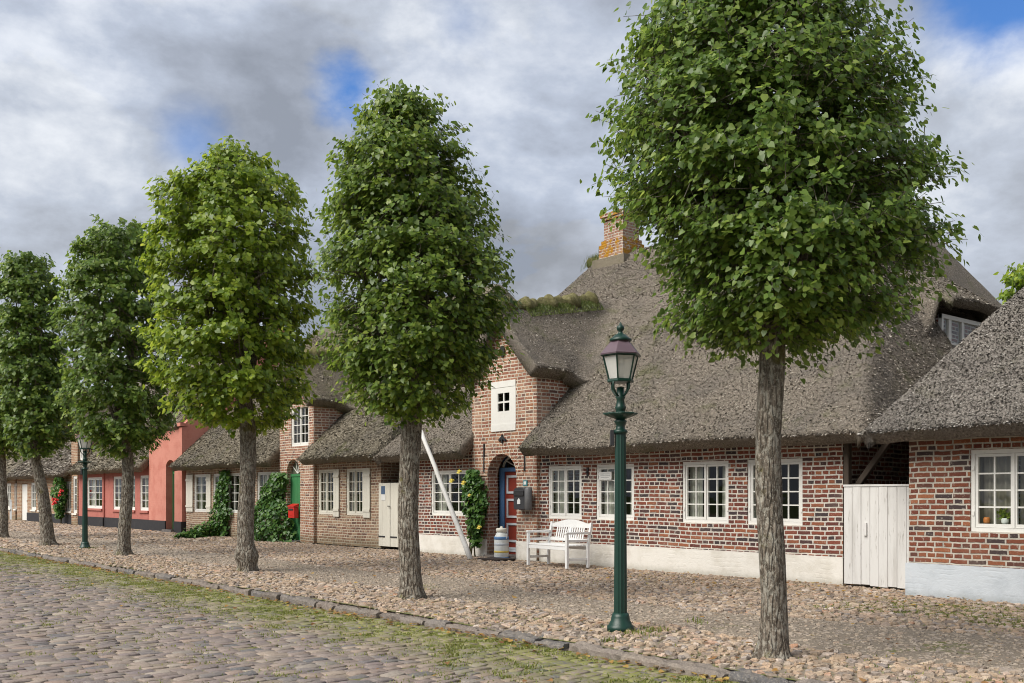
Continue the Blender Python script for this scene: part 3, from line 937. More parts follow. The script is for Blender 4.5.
def thatch_sheet(name, mat, parent, X, Y, Z, cells, t=.30, reeds=0, seed=0, reed_box=None, sag=.012, reed_len=.068, rs=1.0):
    """X,Y,Z grids (nx,ny) of the upper surface, cells (nx-1,ny-1) bool"""
    Z = Z + sag * vnoise(X * .9, Y * .9, seed, 41) + .010 * vnoise(X * 4, Y * 4, seed, 42)
    nx, ny = X.shape
    Ptop = np.stack([X, Y, Z], -1)
    dX = np.gradient(Ptop, axis=0); dY = np.gradient(Ptop, axis=1)
    N = np.cross(dX, dY); N /= (np.linalg.norm(N, axis=-1, keepdims=True) + 1e-9)
    N[N[..., 2] < 0] *= -1
    tt = t * (1 + .06 * vnoise(X * 3, Y * 3, 0, 44))[..., None]
    Pbot = Ptop - N * tt
    Pmid = Ptop - N * tt * .35
    idx = np.arange(nx * ny).reshape(nx, ny)
    n = nx * ny
    q = np.stack([idx[:-1, :-1], idx[1:, :-1], idx[1:, 1:], idx[:-1, 1:]], -1)[cells]
    faces = [q, (q + 2 * n)[:, ::-1]]
    e = np.concatenate([q[:, [0, 1]], q[:, [1, 2]], q[:, [2, 3]], q[:, [3, 0]]])
    key = np.sort(e, 1); code = key[:, 0].astype(np.int64) * (n + 1) + key[:, 1]
    _, inv, cnt = np.unique(code, return_inverse=True, return_counts=True)
    be = e[cnt[inv] == 1]
    faces.append(np.stack([be[:, 1], be[:, 0], be[:, 0] + n, be[:, 1] + n], -1))
    faces.append(np.stack([be[:, 1] + n, be[:, 0] + n, be[:, 0] + 2 * n, be[:, 1] + 2 * n], -1))
    # push the middle of the cut edge outward a little: rounded thatch lip
    ctr = Ptop[idx[:-1, :-1][cells] // ny, idx[:-1, :-1][cells] % ny].mean(0)
    V = [Ptop.reshape(-1, 3), Pmid.reshape(-1, 3), Pbot.reshape(-1, 3)]
    nv = 3 * n
    QQ = np.concatenate(faces)
    tri = np.zeros((0, 3), int)
    if reeds:
        ci = np.argwhere(cells)
        if reed_box:
            cxm = X[ci[:, 0], ci[:, 1]]; cym = Y[ci[:, 0], ci[:, 1]]
            ci = ci[(cxm > reed_box[0]) & (cxm < reed_box[1]) & (cym > reed_box[2]) & (cym < reed_box[3])]
        area = np.linalg.norm(np.cross(dX, dY), axis=-1)[ci[:, 0], ci[:, 1]]
        pick = ci[rng.choice(len(ci), reeds, p=area / area.sum())]
        fu, fv = rng.random(reeds), rng.random(reeds)
        i, j = pick[:, 0], pick[:, 1]
        P = (Ptop[i, j] * ((1 - fu) * (1 - fv))[:, None] + Ptop[i + 1, j] * (fu * (1 - fv))[:, None] + Ptop[i + 1, j + 1] * (fu * fv)[:, None] + Ptop[i, j + 1] * ((1 - fu) * fv)[:, None])
        Nn = N[i, j]
        down = np.array([0, 0, -1.0]) - Nn * (-Nn[:, 2:3])
        down /= np.linalg.norm(down, axis=1, keepdims=True) + 1e-6
        dirv = down + Nn * rng.uniform(.12, .58, (reeds, 1)) + rng.normal(0, .19, (reeds, 3))
        dirv /= np.linalg.norm(dirv, axis=1, keepdims=True)
        side = np.cross(dirv, Nn); side /= np.linalg.norm(side, axis=1, keepdims=True) + 1e-6
        side = side + Nn * rng.normal(0, .6, (reeds, 1))
        w = rs * rng.uniform(.004, .0085, reeds)[:, None]; L = rng.uniform(.5, 1.2, reeds)[:, None] * reed_len * rs
        a = P - Nn * .02
        RV = np.stack([a - side * w, a + side * w, a + dirv * L + side * w, a + dirv * L - side * w], 1).reshape(-1, 3)
        V.append(RV)
        QQ = np.concatenate([QQ, np.array([[0, 1, 2, 3]]) + (np.arange(reeds) * 4)[:, None] + nv])
    V = np.concatenate(V)
    me = np_mesh(name, V - ORG[parent.name], [QQ], True)
    mi = np.zeros(len(me.polygons), np.int32)
    if len(QQ) == len(mi): mi[:len(QQ) - reeds] = 1          # under-layer of the thatch between the reed ends
    o = link(name, me, mat, parent)
    me.materials.append(BED[mat.name])
    me.polygons.foreach_set('material_index', mi)
    return o


RT = .935


def hip_z(X, Y, yf, yb, ze, xl, xr, tf=RT, thl=None, thr=None, k=.35):
    z = smin(ze + (Y - yf) * tf, ze + (yb - Y) * tf, k)
    if thl: z = smin(z, ze + (X - xl) * thl, k)
    if thr: z = smin(z, ze + (xr - X) * thr, k)
    return z


def grid(x0, x1, y0, y1, s):
    return np.meshgrid(np.linspace(x0, x1, int((x1 - x0) / s) + 1), np.linspace(y0, y1, int((y1 - y0) / s) + 1), indexing='ij')


def wall_open(b, x0, x1, z0, z1, Y, th, opens):
    """front wall with real openings"""
    xs = sorted({x0, x1, *[v for o in opens for v in o[:2] if x0 < v < x1]})
    zs = sorted({z0, z1, *[v for o in opens for v in o[2:4] if z0 < v < z1]})
    ins = lambda x, z: any(o[0] < x < o[1] and o[2] < z < o[3] for o in opens)
    for a, c in zip(xs, xs[1:]):
        for e, f in zip(zs, zs[1:]):
            if not ins((a + c) / 2, (e + f) / 2):
                b.quad((a, Y, e), (c, Y, e), (c, Y, f), (a, Y, f))
                b.quad((a, Y + th, e), (c, Y + th, e), (c, Y + th, f), (a, Y + th, f))
    for (a, c, e, f) in [o[:4] for o in opens]:
        b.quad((a, Y, e), (a, Y + th, e), (a, Y + th, f), (a, Y, f))
        b.quad((c, Y, e), (c, Y + th, e), (c, Y + th, f), (c, Y, f))
        b.quad((a, Y, e), (c, Y, e), (c, Y + th, e), (a, Y + th, e))
        b.quad((a, Y, f), (c, Y, f), (c, Y + th, f), (a, Y + th, f))
    b.quad((x0, Y, z0), (x0, Y + th, z0), (x0, Y + th, z1), (x0, Y, z1))
    b.quad((x1, Y, z0), (x1, Y + th, z0), (x1, Y + th, z1), (x1, Y, z1))
    b.quad((x0, Y, z1), (x1, Y, z1), (x1, Y + th, z1), (x0, Y + th, z1))


def window(house, x0, x1, z0, z1, Y, leaves=2, cols=2, rows=4, recess=.025, mat='white', curtain='side', sill=None, fw=.055, cmat='curtain', label=None):
    """casement window with glazing bars; panes and curtains are its sub-parts"""
    b = MB(); g = MB()
    y0, y1 = Y + recess, Y + recess + .07
    b.box(x0, y0, z0, x1, y1, z0 + fw); b.box(x0, y0, z1 - fw, x1, y1, z1)
    b.box(x0, y0, z0 + fw, x0 + fw, y1, z1 - fw); b.box(x1 - fw, y0, z0 + fw, x1, y1, z1 - fw)
    lw = (x1 - x0 - 2 * fw) / leaves
    for i in range(leaves):
        a = x0 + fw + i * lw; c = a + lw
        ca, yc = .038, y0 + .012
        a2, c2 = a + .004, c - .004
        e, f = z0 + fw + .004, z1 - fw - .004
        b.box(a2, yc, e, c2, yc + .045, e + ca + .012); b.box(a2, yc, f - ca, c2, yc + .045, f)
        b.box(a2, yc, e + ca + .012, a2 + ca, yc + .045, f - ca); b.box(c2 - ca, yc, e + ca + .012, c2, yc + .045, f - ca)
        ia, ic, ie, jf = a2 + ca, c2 - ca, e + ca + .012, f - ca
        for k in range(1, cols):
            xm = ia + (ic - ia) * k / cols
            b.box(xm - .011, yc + .008, ie, xm + .011, yc + .04, jf)
        for k in range(1, rows):
            zm = ie + (jf - ie) * k / rows
            for kk in range(cols):
                xa = ia + (ic - ia) * kk / cols + (.011 if kk else 0); xb = ia + (ic - ia) * (kk + 1) / cols - (.011 if kk < cols - 1 else 0)
                b.box(xa, yc + .008, zm - .011, xb, yc + .04, zm + .011)
        for k in range(cols):
            for kk in range(rows):
                xa = ia + (ic - ia) * k / cols; xb = ia + (ic - ia) * (k + 1) / cols
                za = ie + (jf - ie) * kk / rows; zb = ie + (jf - ie) * (kk + 1) / rows
                tx, tz = rng.normal(0, .0012, 2)
                g.quad((xa, yc + .026 - tx, za), (xb, yc + .026 + tx, za), (xb, yc + .026 + tx + tz, zb), (xa, yc + .026 - tx + tz, zb))
    if leaves == 2:
        xm = (x0 + x1) / 2
        b.box(xm - .016, y0 - .006, z0 + fw, xm + .016, y0 + .011, z1 - fw)
        for zz in (z0 + .25, z1 - .25):
            b.box(x0 + .02, y0 - .012, zz - .03, x0 + .05, y0 - .001, zz + .03)
            b.box(x1 - .05, y0 - .012, zz - .03, x1 - .02, y0 - .001, zz + .03)
    o = b.build('window', M[mat], house)
    if label: o['label'] = label
    g.build('pane', M['glass'], o)
    if curtain:
        yc = Y + recess + .16
        spans = {'side': [(x0 + .03, x0 + .30 * (x1 - x0)), (x1 - .26 * (x1 - x0), x1 - .03)], 'full': [(x0 + .03, (x0 + x1) / 2 - .03), ((x0 + x1) / 2 + .01, x1 - .03)], 'one': [(x0 + .03, x0 + .42 * (x1 - x0))]}[curtain]
        for (a, c) in spans:
            n = 26
            V = []
            for i in range(n + 1):
                xx = a + (c - a) * i / n
                yy = yc + .022 * math.sin(i * 1.7 + a * 9) + .01 * math.sin(i * .6)
                V += [(xx, yy, z0 + .02), (xx, yy + .01, z1 - .02)]
            cb = MB(); cb.add(V, [(2 * i, 2 * i + 2, 2 * i + 3, 2 * i + 1) for i in range(n)])
            cb.build('curtain', M[cmat], o, smooth=True)
    if sill:
        s_ = MB(); s_.box(x0 - .05, Y - .06, z0 - .09, x1 + .05, Y + recess - .003, z0 - .004); s_.build('sill', M[sill], o)
    return o


def shutter(house, x0, x1, z0, z1, Y, mat='cream'):
    b = MB()
    n = 2
    w = (x1 - x0) / n
    for i in range(n):
        b.box(x0 + i * w + .003, Y - .045, z0, x0 + (i + 1) * w - .003, Y - .015, z1, .004)
    for zz in (z0 + .2, z1 - .2):
        b.box(x0, Y - .062, zz - .035, x1, Y - .047, zz + .035)
    return b.build('shutter', M[mat], house)


def arch_fill(b, x0, x1, zs, zt, Y, th, n=12):
    """spandrels between a round arch (springing zs, crown zt) and its square opening"""
    xm, r = (x0 + x1) / 2, (x1 - x0) / 2
    pts = [(xm - r * math.cos(math.pi * i / n), zs + (zt - .004 - zs) * math.sin(math.pi * i / n)) for i in range(n + 1)]
    for (p, q) in zip(pts, pts[1:]):
        b.quad((p[0], Y, p[1]), (q[0], Y, q[1]), (q[0], Y, zt), (p[0], Y, zt))
        b.quad((p[0], Y, p[1]), (q[0], Y, q[1]), (q[0], Y + th, q[1]), (p[0], Y + th, p[1]))


def voussoirs(b, x0, x1, zs, zt, Y, depth, w=.24, n=19, proud=.012, gap=.014):
    xm, r = (x0 + x1) / 2, (x1 - x0) / 2
    hz = zt - zs
    for i in range(n):
        a0 = math.pi * i / n + gap / (r + w) / 2; a1 = math.pi * (i + 1) / n - gap / (r + w) / 2
        P = lambda a, k: (xm - (r + k) * math.cos(a), zs + (hz + k) * math.sin(a))
        pts = [P(a0, .0), P(a0, w), P(a1, w), P(a1, .0)]
        b.poly_y(pts, Y - proud, Y + depth)


def roof_sod(name, parent, X, Y, Z, mat, hmin=.03, hmax=.10):
    k_ = vnoise(X * 2.3, Y * 2.3, 0, 81) > -.6
    X, Y, Z = X[k_], Y[k_], Z[k_]
    return blades(name, X, Y, Z, hmin, hmax, .007, mat, None, parent, droop=.8, tall=2.0)


def frontispiece(house, xc, hw, Yf, zshoulder, zap, wallmat, opens, arch=None, roof_mat='thatch', main=None, zfront=5.78, zback=6.3, depth=2.6, seed=0, sod=True, reeds=5000, rs=1.0):
    """brick gable standing in the middle of the long front, with its own thatch"""
    b = MB()
    x0, x1 = xc - hw, xc + hw
    wall_open(b, x0, x1, 0, zshoulder, Yf, .3, opens)
    if arch:
        arch_fill(b, arch[0], arch[1], arch[2], arch[3], Yf, .3)
    b.poly_y([(x0, zshoulder + .001), (x1, zshoulder + .001), (xc, zap)], Yf, Yf + .3)
    for xx in (x0, x1 - .3):
        b.box(xx, Yf + .3, 0, xx + .3, Yf + depth, zshoulder + .04)
    gw = b.build('gable_wall', M[wallmat], house)
    # its roof: grows out of the main slope
    ov = .30
    half = hw + .30
    ys = np.concatenate([np.linspace(Yf - .26, Yf + 1.2, 20), np.linspace(Yf + 1.3, Yf + 4.3, 34)])
    us = np.linspace(-1, 1, 57)
    Yg, Ug = np.meshgrid(ys, us, indexing='xy')
    wid = half + np.interp(Yg, [Yf + .9, Yf + 1.7, Yf + 3.2], [0, .55, 1.5])
    Xg = xc + Ug * wid
    ze_, tf_, yf_ = main
    mz = ze_ + (Yg - yf_) * tf_
    dx = np.abs(Xg - xc)
    zr = np.interp(Yg, [Yf - .26, Yf + .6, Yf + 3.2], [zfront, zfront + .10, zback])
    s1 = (zfront - (zshoulder + .17)) / half
    dorm = zr - s1 * np.sqrt(dx ** 2 + .12 ** 2) * (1.16 - .16 * np.clip(dx / half, 0, 1.6)) + .0
    dorm = dorm - (zr - zfront) * np.clip(dx / half, 0, 1)
    wgt = np.clip((Yg - (Yf + .75)) / .8, 0, 1)
    Zg = np.where(wgt > 0, (1 - wgt) * dorm + wgt * smax(dorm, mz + .02, .5), dorm)
    edge = np.clip((np.abs(Ug) - .80) / .2, 0, 1) * wgt
    Zg = Zg * (1 - edge) + (mz - .10) * edge
    endk = np.clip((Yg - (Yf + 3.5)) / .8, 0, 1)
    Zg = Zg * (1 - endk) + (mz - .14) * endk
    cells = np.ones((len(us) - 1, len(ys) - 1), bool)
    gr = thatch_sheet('gable_roof', M[roof_mat], house, Xg, Yg, Zg, cells, .30, reeds, seed, None, .015, rs=rs)
    if sod:
        n = 16000
        yy = rng.uniform(Yf - .2, Yf + 2.9, n); xx = xc + np.clip(rng.normal(0, .17, n), -.34, .34)
        zz = np.interp(yy, [Yf - .26, Yf + .6, Yf + 3.2], [zfront, zfront + .10, zback]) - s1 * np.sqrt((xx - xc) ** 2 + .0144) * 1.1
        cap = MB()
        pts = [(xc, y_, np.interp(y_, [Yf - .26, Yf + .6, Yf + 3.2], [zfront, zfront + .10, zback]) - .12) for y_ in np.linspace(Yf - .24, Yf + 2.9, 40)]
        cap.tube(pts, [.17 + .035 * math.sin(i * .7) + .03 * math.sin(i * 1.9) for i in range(40)], 14)
        cap.v = [(p[0] + .07 * float(vnoise(p[0] * 5, p[1] * 5, p[2] * 5, 91)), p[1] + .06 * float(vnoise(p[0] * 4, p[1] * 4, p[2] * 4, 92)), p[2] + .05 * float(vnoise(p[0] * 6, p[1] * 6, p[2] * 6, 93))) for p in cap.v]
        rs = cap.build('sod_ridge', M['ground_sod'], house, smooth=True)
        roof_sod('sod_grass', rs, xx, yy, zz + .05 - .02 * rng.random(n), M['sod'], .02, .065)
    return gw


m = NT('sod peat')
co = m.coord()
M['ground_sod'] = m.fin(m.ramp(m.noise(co, 12, 5, .7), [(.3, (.09, .075, .045)), (.5, (.15, .14, .06)), (.7, (.25, .22, .13))]), .95, m.bump(m.noise(co, 30, 4), .9, .03), .1)

YF, ZE = 13.87, 2.43          # thatch edge of the row
YB = 26.15
BACK = 25.6
G_ROW = 'thatched houses in the row'


def eave_w(X, seed):   # a slightly wavy thatch edge
    return .03 * vnoise(X * .5, 0, seed, 51)


# ================================================================== HOUSE B: the red brick cottage with red door
hb = thing('thatched_cottage', 'long dark red brick cottage with white base, red panelled door and large grey thatched roof', 'house', (-15.3, D, 0), G_ROW)
XBL, XBR = -21.9, -9.0
FXC, FHW, FYF = -17.55, 1.15, D - .10
F0, F1 = FXC - FHW, FXC + FHW
def wx(a, b_, Y=D): return (PX(a, Y), PX(b_, Y))
bw = [(*wx(548, 581.5), .93, 2.05), (*wx(596, 634), .93, 2.05), (*wx(682, 728.5), .92, 2.05), (*wx(747, 802.5), .92, 2.05)]
bwl = [(*wx(431, 467), .93, 2.03)]
b = MB()
PL = .43                      # top of the white base
wall_open(b, F1, XBR, PL, 2.63, D, .3, bw)
wall_open(b, XBL, F0, PL, 2.63, D, .3, bwl)
b.box(XBR - .3, D + .3, PL, XBR, BACK, 2.62)
b.box(XBL, D + .3, PL, XBL + .3, BACK, 2.62)
b.box(XBL + .3, BACK - .3, PL, XBR - .3, BACK, 2.62)
b.build('wall', M['brick_red'], hb)
b = MB()
b.box(F1 + .003, D - .035, -.1, XBR + .02, D + .3, PL - .003)
b.build('plinth', M['whitewash'], hb)
b = MB(); b.box(XBL, D - .035, -.1, F0 - .003, D + .3, PL - .003); b.build('plinth', M['whitewash'], hb)
b = MB()
b.box(XBR - .3, D + .303, -.1, XBR + .02, BACK, PL - .003)
b.build('plinth', M['whitewash'], hb)
b = MB(); b.box(XBL + .31, D + 4.2, 0, XBR - .31, D + 4.3, 2.6); b.build('inner_wall', M['oldwood'], hb)
cur = ['side', 'side', 'side', 'one', 'side']
for (w_, cu) in zip(bw + bwl, cur):
    window(hb, *w_, D, curtain=cu)
# small sign hung inside the window
ws = MB(); sx0, sx1 = PX(598.5, D), PX(611, D); ws.box(sx0, D + .012, 1.74, sx1, D + .022, 1.90)
sg = ws.build('window_sign', M['paper'], origin=(sx0, D, 1.74)); tag(sg, 'small white notice hung in the window behind the lamp post', 'sign')
for i in range(3):
    l_ = MB(); l_.box(sx0 + .05, D + .008, 1.785 + i * .035, sx1 - .05 - .03 * (i == 0), D + .0118, 1.793 + i * .035)
    sp = l_.build('print_line', M['grey_metal'], sg)
    sp.location = (-sg.location[0] + sp.location[0] + sx0, 0, 0) if False else sp.location
# main roof
X, Y = grid(XBL - .42, XBR + .72, YF, YB, .085)
Z = hip_z(X, Y, YF, YB, ZE, XBL - .42, XBR + .72, RT, 2.6, 1.80)
Z += eave_w(X, 1) * np.clip(1 - (Y - YF) / 2, 0, 1)
xm = (X[:-1, :-1] + X[1:, 1:]) / 2; ym = (Y[:-1, :-1] + Y[1:, 1:]) / 2
cells = ~((xm > F0 + .02) & (xm < F1 - .06) & (ym < D + 1.5)) & ~((np.abs(ym - 19.50) < .80) & (xm > -9.80) & (xm < -9.12))
rb = thatch_sheet('roof', M['thatch'], hb, X, Y, Z, cells, .25, 380000, 1, (-24, -8, 13, 20.2))
# ridge sod left of the chimney + mossy lumps
def ridge_sod(parent, x0, x1, y, z, n, seed, amp=.12):
    cap = MB()
    xs = np.linspace(x0, x1, max(6, int((x1 - x0) / .25)))
    cap.tube([(x_, y, z - .10 + .04 * math.sin(x_ * 3 + seed)) for x_ in xs], [.12 + .07 * abs(math.sin(i * 1.3 + seed)) for i in range(len(xs))], 9)
    rs = cap.build('sod_ridge', M['ground_sod'], parent, smooth=True)
    X_ = rng.uniform(x0, x1, n); Y_ = y + rng.normal(0, .13, n)
    roof_sod('sod_grass', rs, X_, Y_, np.full(n, z - .02) - np.abs(Y_ - y) * .8, M['sod'], .05, amp)
zr = ZE + (20 - YF) * RT - .09
ridge_sod(hb, -20.5, -19.85, 20, zr + .02, 900, 1, .26)
ridge_sod(hb, -18.8, -11.6, 20, zr - .06, 2600, 2, .14)
# chimney
cxx = PX(621.5, 20.0)
b = MB()
b.box(cxx - .36, 19.68, zr - .8, cxx + .36, 20.32, zr + .92)
ch = b.build('chimney', M['brick_stack'], hb)
b = MB(); b.box(cxx - .41, 19.63, zr + .922, cxx + .41, 20.37, zr + 1.0); b.box(cxx - .44, 19.60, zr + 1.002, cxx + .44, 20.40, zr + 1.11); b.build('cap', M['brick_lichen'], ch)
b = MB(); b.box(cxx - .46, 19.58, zr - .6, cxx + .46, 20.42, zr + .24); b.box(cxx - .41, 19.62, zr + .242, cxx + .41, 20.38, zr + .36); b.build('shoulder', M['brick_lichen'], ch)
b = MB(); b.box(cxx - .60, 19.46, zr - .66, cxx + .60, 20.54, zr - .16); b.build('skirt_boards', M['thatch_old'], ch)
# frontispiece with door
DX0, DX1 = -18.12, -17.08
hx0, hx1 = PX(491.5, FYF), PX(516, FYF)
hz0, hz1 = PZ(504, 431, FYF), PZ(504, 381, FYF)
frontispiece(hb, FXC, FHW, FYF, 4.02, 5.32, 'brick_pink', [(DX0, DX1, -.05, 2.36), (hx0, hx1, hz0, hz1)], (DX0, DX1, 1.86, 2.36), 'thatch', (ZE, RT, YF), 5.80, 6.38, 2.6, 3, True, 42000)
b = MB(); voussoirs(b, DX0, DX1, 1.86, 2.36, FYF, .05, .25, 21); b.build('door_arch', M['brick_pink'], hb)
b = MB()
b.box(F0 - .012, FYF - .03, -.1, DX0 - .01, FYF - .002, .40); b.build('plinth', M['whitewash'], hb)
b = MB(); b.box(DX1 + .01, FYF - .03, -.1, F1 + .015, FYF - .002, .40); b.build('plinth', M['whitewash'], hb)
b = MB(); b.box(DX0 - .02, FYF - .12, -.1, DX1 + .02, FYF + .55, .055, .01); b.build('threshold', M['step'], hb)
YD = FYF + .40
b = MB()
b.box(DX0 - .06, YD, .06, DX0 + .10, YD + .1, 2.06); b.box(DX1 - .10, YD, .06, DX1 + .06, YD + .1, 2.06); b.box(DX0 + .10, YD, 1.97, DX1 - .10, YD + .1, 2.06)
b.box(DX0 - .06, YD + .101, .06, DX0 - .02, YD + .2, 2.5)
b.build('door_frame', M['blue'], hb)
b = MB(); b.box(DX0 + .102, YD + .04, .06, DX1 - .102, YD + .085, 1.968)
dr = b.build('door', M['red'], hb)
for (za, zb) in ((.12, .22), (.34, .78), (.90, 1.34), (1.46, 1.88)):
    a, c = DX0 + .18, DX1 - .18
    b = MB()
    w = .05
    b.box(a, YD + .018, za, c, YD + .039, za + min(w, (zb - za) / 2 - .002)); b.box(a, YD + .018, zb - min(w, (zb - za) / 2 - .002), c, YD + .039, zb)
    if zb - za > .2:
        b.box(a, YD + .018, za + w, a + w, YD + .039, zb - w); b.box(c - w, YD + .018, za + w, c, YD + .039, zb - w)
    b.build('panel_moulding', M['palegrey'], dr)
b = MB(); b.tube([(DX1 - .16, YD + .04, 1.08), (DX1 - .16, YD - .02, 1.08), (DX1 - .27, YD - .025, 1.08)], .013, 8); b.box(DX1 - .18, YD + .028, 1.0, DX1 - .14, YD + .0385, 1.16); b.build('handle', M['dark'], dr)
b = MB()
xm_ = (DX0 + DX1) / 2; r_ = (DX1 - DX0) / 2 - .03
for i in range(10):
    a0, a1 = math.pi * i / 10, math.pi * (i + 1) / 10
    b.bar((xm_ - r_ * math.cos(a0), YD + .05, 2.075 + .26 * math.sin(a0)), (xm_ - r_ * math.cos(a1), YD + .05, 2.075 + .26 * math.sin(a1)), .035, .04)
for i in range(1, 5):
    a0 = math.pi * i / 5
    b.bar((xm_, YD + .05, 2.075), (xm_ - (r_ - .01) * math.cos(a0), YD + .05, 2.075 + .25 * math.sin(a0)), .018, .03)
fl = b.build('fanlight', M['white'], hb)
b = MB(); n = 14
b.add([(xm_ - (r_ + .02) * math.cos(math.pi * i / n), YD + .06, 2.07 + .29 * math.sin(math.pi * i / n)) for i in range(n + 1)], [tuple(range(n + 1))])
b.build('pane', M['glass'], fl)
b = MB(); b.box(DX0 - .25, YD + 1.6, 0, DX1 + .25, YD + 1.65, 2.5); b.build('hall_wall', M['oldwood'], hb)
# white loft hatch with four small panes
b = MB()
b.box(hx0, FYF - .02, hz0, hx1, FYF + .01, hz0 + .16); b.box(hx0, FYF - .02, hz1 - .14, hx1, FYF + .01, hz1)
pa0, pa1 = hx0 + .24, hx1 - .22; pz0, pz1 = hz0 + .45, hz0 + .86
b.box(hx0, FYF - .012, hz0 + .16, pa0, FYF + .02, hz1 - .14); b.box(pa1, FYF - .012, hz0 + .16, hx1, FYF + .02, hz1 - .14)
b.box(pa0, FYF - .012, hz0 + .16, pa1, FYF + .02, pz0); b.box(pa0, FYF - .012, pz1, pa1, FYF + .02, hz1 - .14)
xm_ = (pa0 + pa1) / 2; zm_ = (pz0 + pz1) / 2
b.box(xm_ - .02, FYF - .006, pz0, xm_ + .02, FYF + .015, pz1); b.box(pa0, FYF - .006, zm_ - .02, xm_ - .02, FYF + .015, zm_ + .02); b.box(xm_ + .02, FYF - .006, zm_ - .02, pa1, FYF + .015, zm_ + .02)
ht = b.build('loft_hatch', M['white'], hb)
b = MB(); b.quad((pa0, FYF + .017, pz0), (pa1, FYF + .017, pz0), (pa1, FYF + .017, pz1), (pa0, FYF + .017, pz1)); b.build('pane', M['glass'], ht)
b = MB(); b.box(hx0, FYF + .4, hz0, hx1, FYF + .42, hz1); b.build('loft_board', M['dark'], hb)
# wall anchors
for (px, z0_, z1_) in ((484.5, 1.95, 2.62), (525, 1.95, 2.45)):
    xx = PX(px, FYF)
    b = MB(); b.bar((xx, FYF - .018, z0_), (xx, FYF - .018, z1_), .03, .02); b.build('wall_anchor', M['dark'], hb)
b = MB(); xx = PX(503, FYF); b.bar((xx - .12, FYF - .02, 2.66), (xx, FYF - .03, 2.74), .05, .03); b.bar((xx, FYF - .03, 2.74), (xx + .12, FYF - .02, 2.66), .05, .03); b.bar((xx, FYF - .03, 2.60), (xx, FYF - .03, 2.80), .04, .03); b.build('wall_anchor', M['dark'], hb)
xx = PX(588, D); b = MB(); b.bar((xx, D - .012, 1.82), (xx, D - .012, 2.0), .05, .02); b.bar((xx, D - .06, 1.90), (xx, D - .003, 1.90), .03, .03, 0, (0, 0, 1)); b.build('wall_anchor', M['dark'], hb)
# round wall plaque
xx = PX(503, FYF); zz = PZ(503, 351.5, FYF)
b = MB(); n = 20
b.poly_y([(xx + .085 * math.cos(2 * math.pi * i / n), zz + .13 * math.sin(2 * math.pi * i / n)) for i in range(n)], FYF - .035, FYF - .004)
tag(b.build('oval_plaque', M['dark'], origin=(xx, FYF, zz)), 'small dark oval plaque high on the pink brick gable above the white hatch', 'plaque')
# dormer window in the hip
dxx, dyc, dz0, dz1 = -9.48, 19.50, 3.80, 4.92
b = MB(); b.box(-11.2, dyc - .85, 3.3, dxx - .08, dyc + .85, 4.90); db = b.build('dormer_cheek', M['brick_red'], hb)
b = MB()
y0, y1 = dyc - .85, dyc + .85
for (a, c) in ((y0, y0 + .07), (y1 - .07, y1), (dyc - .62 + .05, dyc - .62 + .15), (dyc - .05, dyc + .05)):
    b.box(dxx - .07, a, dz0, dxx, c, dz1)
for (e, f) in ((dz0 - .07, dz0 + .05), (dz1 - .08, dz1)):
    b.box(dxx - .066, y0, e, dxx + .006, y1, f)
b.box(dxx - .06, y0 + .07, 4.36, dxx - .01, y1 - .07, 4.40)
dwn = b.build('dormer_window', M['white'], hb)
b = MB(); b.quad((dxx - .03, y0, dz0), (dxx - .03, y1, dz0), (dxx - .03, y1, dz1), (dxx - .03, y0, dz1)); b.build('pane', M['glass'], dwn)
# eyebrow thatch above the dormer
us = np.linspace(-1, 1, 34); vs_ = np.linspace(0, 1, 22)
U, Vv = np.meshgrid(us, vs_, indexing='ij')
Yg = dyc + U * 1.75
Xg = -9.15 - Vv * 2.3
hipz = hip_z(Xg, Yg, YF, YB, ZE, XBL - .42, XBR + .72, RT, 2.6, 1.80)
eye = 5.20 - .06 * (np.abs(U) / .65) ** 2 + Vv * 2.3 * .7
k = np.clip((np.abs(U) - .55) / .45, 0, 1); k = k * k * (3 - 2 * k)
Zg = smax(eye * (1 - k) + (hipz - .15) * k, hipz - .05, .15)
cells = np.ones((33, 21), bool)
cells &= ~((np.abs((U[:-1, :-1] + U[1:, 1:]) / 2) > .62) & ((Vv[:-1, :-1]) < .05))
thatch_sheet('dormer_roof', M['thatch'], hb, Xg, Yg, Zg, cells, .2, 14000, 8)

# ================================================================== PASSAGE between B and A
gx0, gx1 = PX(845, 14.3), PX(909, 14.3) + .12
t = thing('board_gate', 'tall white vertical-board gate closing the dark passage between two cottages', 'gate', ((gx0 + gx1) / 2, 14.3, 0))
b = MB()
nb = 8
for i in range(nb):
    a = gx0 - .01 + (gx1 - gx0 + .01) * i / nb; c = gx0 - .01 + (gx1 - gx0 + .01) * (i + 1) / nb
    b.box(a + .0015, 14.28 + rng.uniform(-.004, .004), .0 + rng.uniform(0, .03), c - .003, 14.31, 1.565 + rng.uniform(-.003, .003), .004)
b.build('boards', M['gate_white'], t)
b = MB(); b.box(gx0 - .02, 14.27, 1.568, gx1, 14.33, 1.60); b.build('top_rail', M['gate_white'], t)
for za in (.35, 1.2):
    b = MB(); b.box(gx0 + .06, 14.312, za, gx1, 14.328, za + .1); b.build('back_rail', M['oldwood'], t)
b = MB(); b.box(gx0 - .05, 14.33, -.05, gx0 + .04, 14.44, 2.5, .01); b.build('post', M['oldwood'], t)
b = MB(); b.bar((gx0 + .05, 14.55, 1.55), (gx0 + .75, 14.55, 2.45), .09, .10, .008, (0, 1, 0)); b.build('brace', M['oldwood'], t)
b = MB(); b.box(gx0 + .35, 14.25, .8, gx0 + .40, 14.279, 1.0); b.build('latch', M['gate_white'], t)
b = MB()
b.box(-9.0, 16.6, 0, -7.2, 16.7, 3.2)  # back wall and ceiling added to keep the passage dark
b.box(-9.0, 14.5, 2.56, -7.2, 16.6, 2.62)
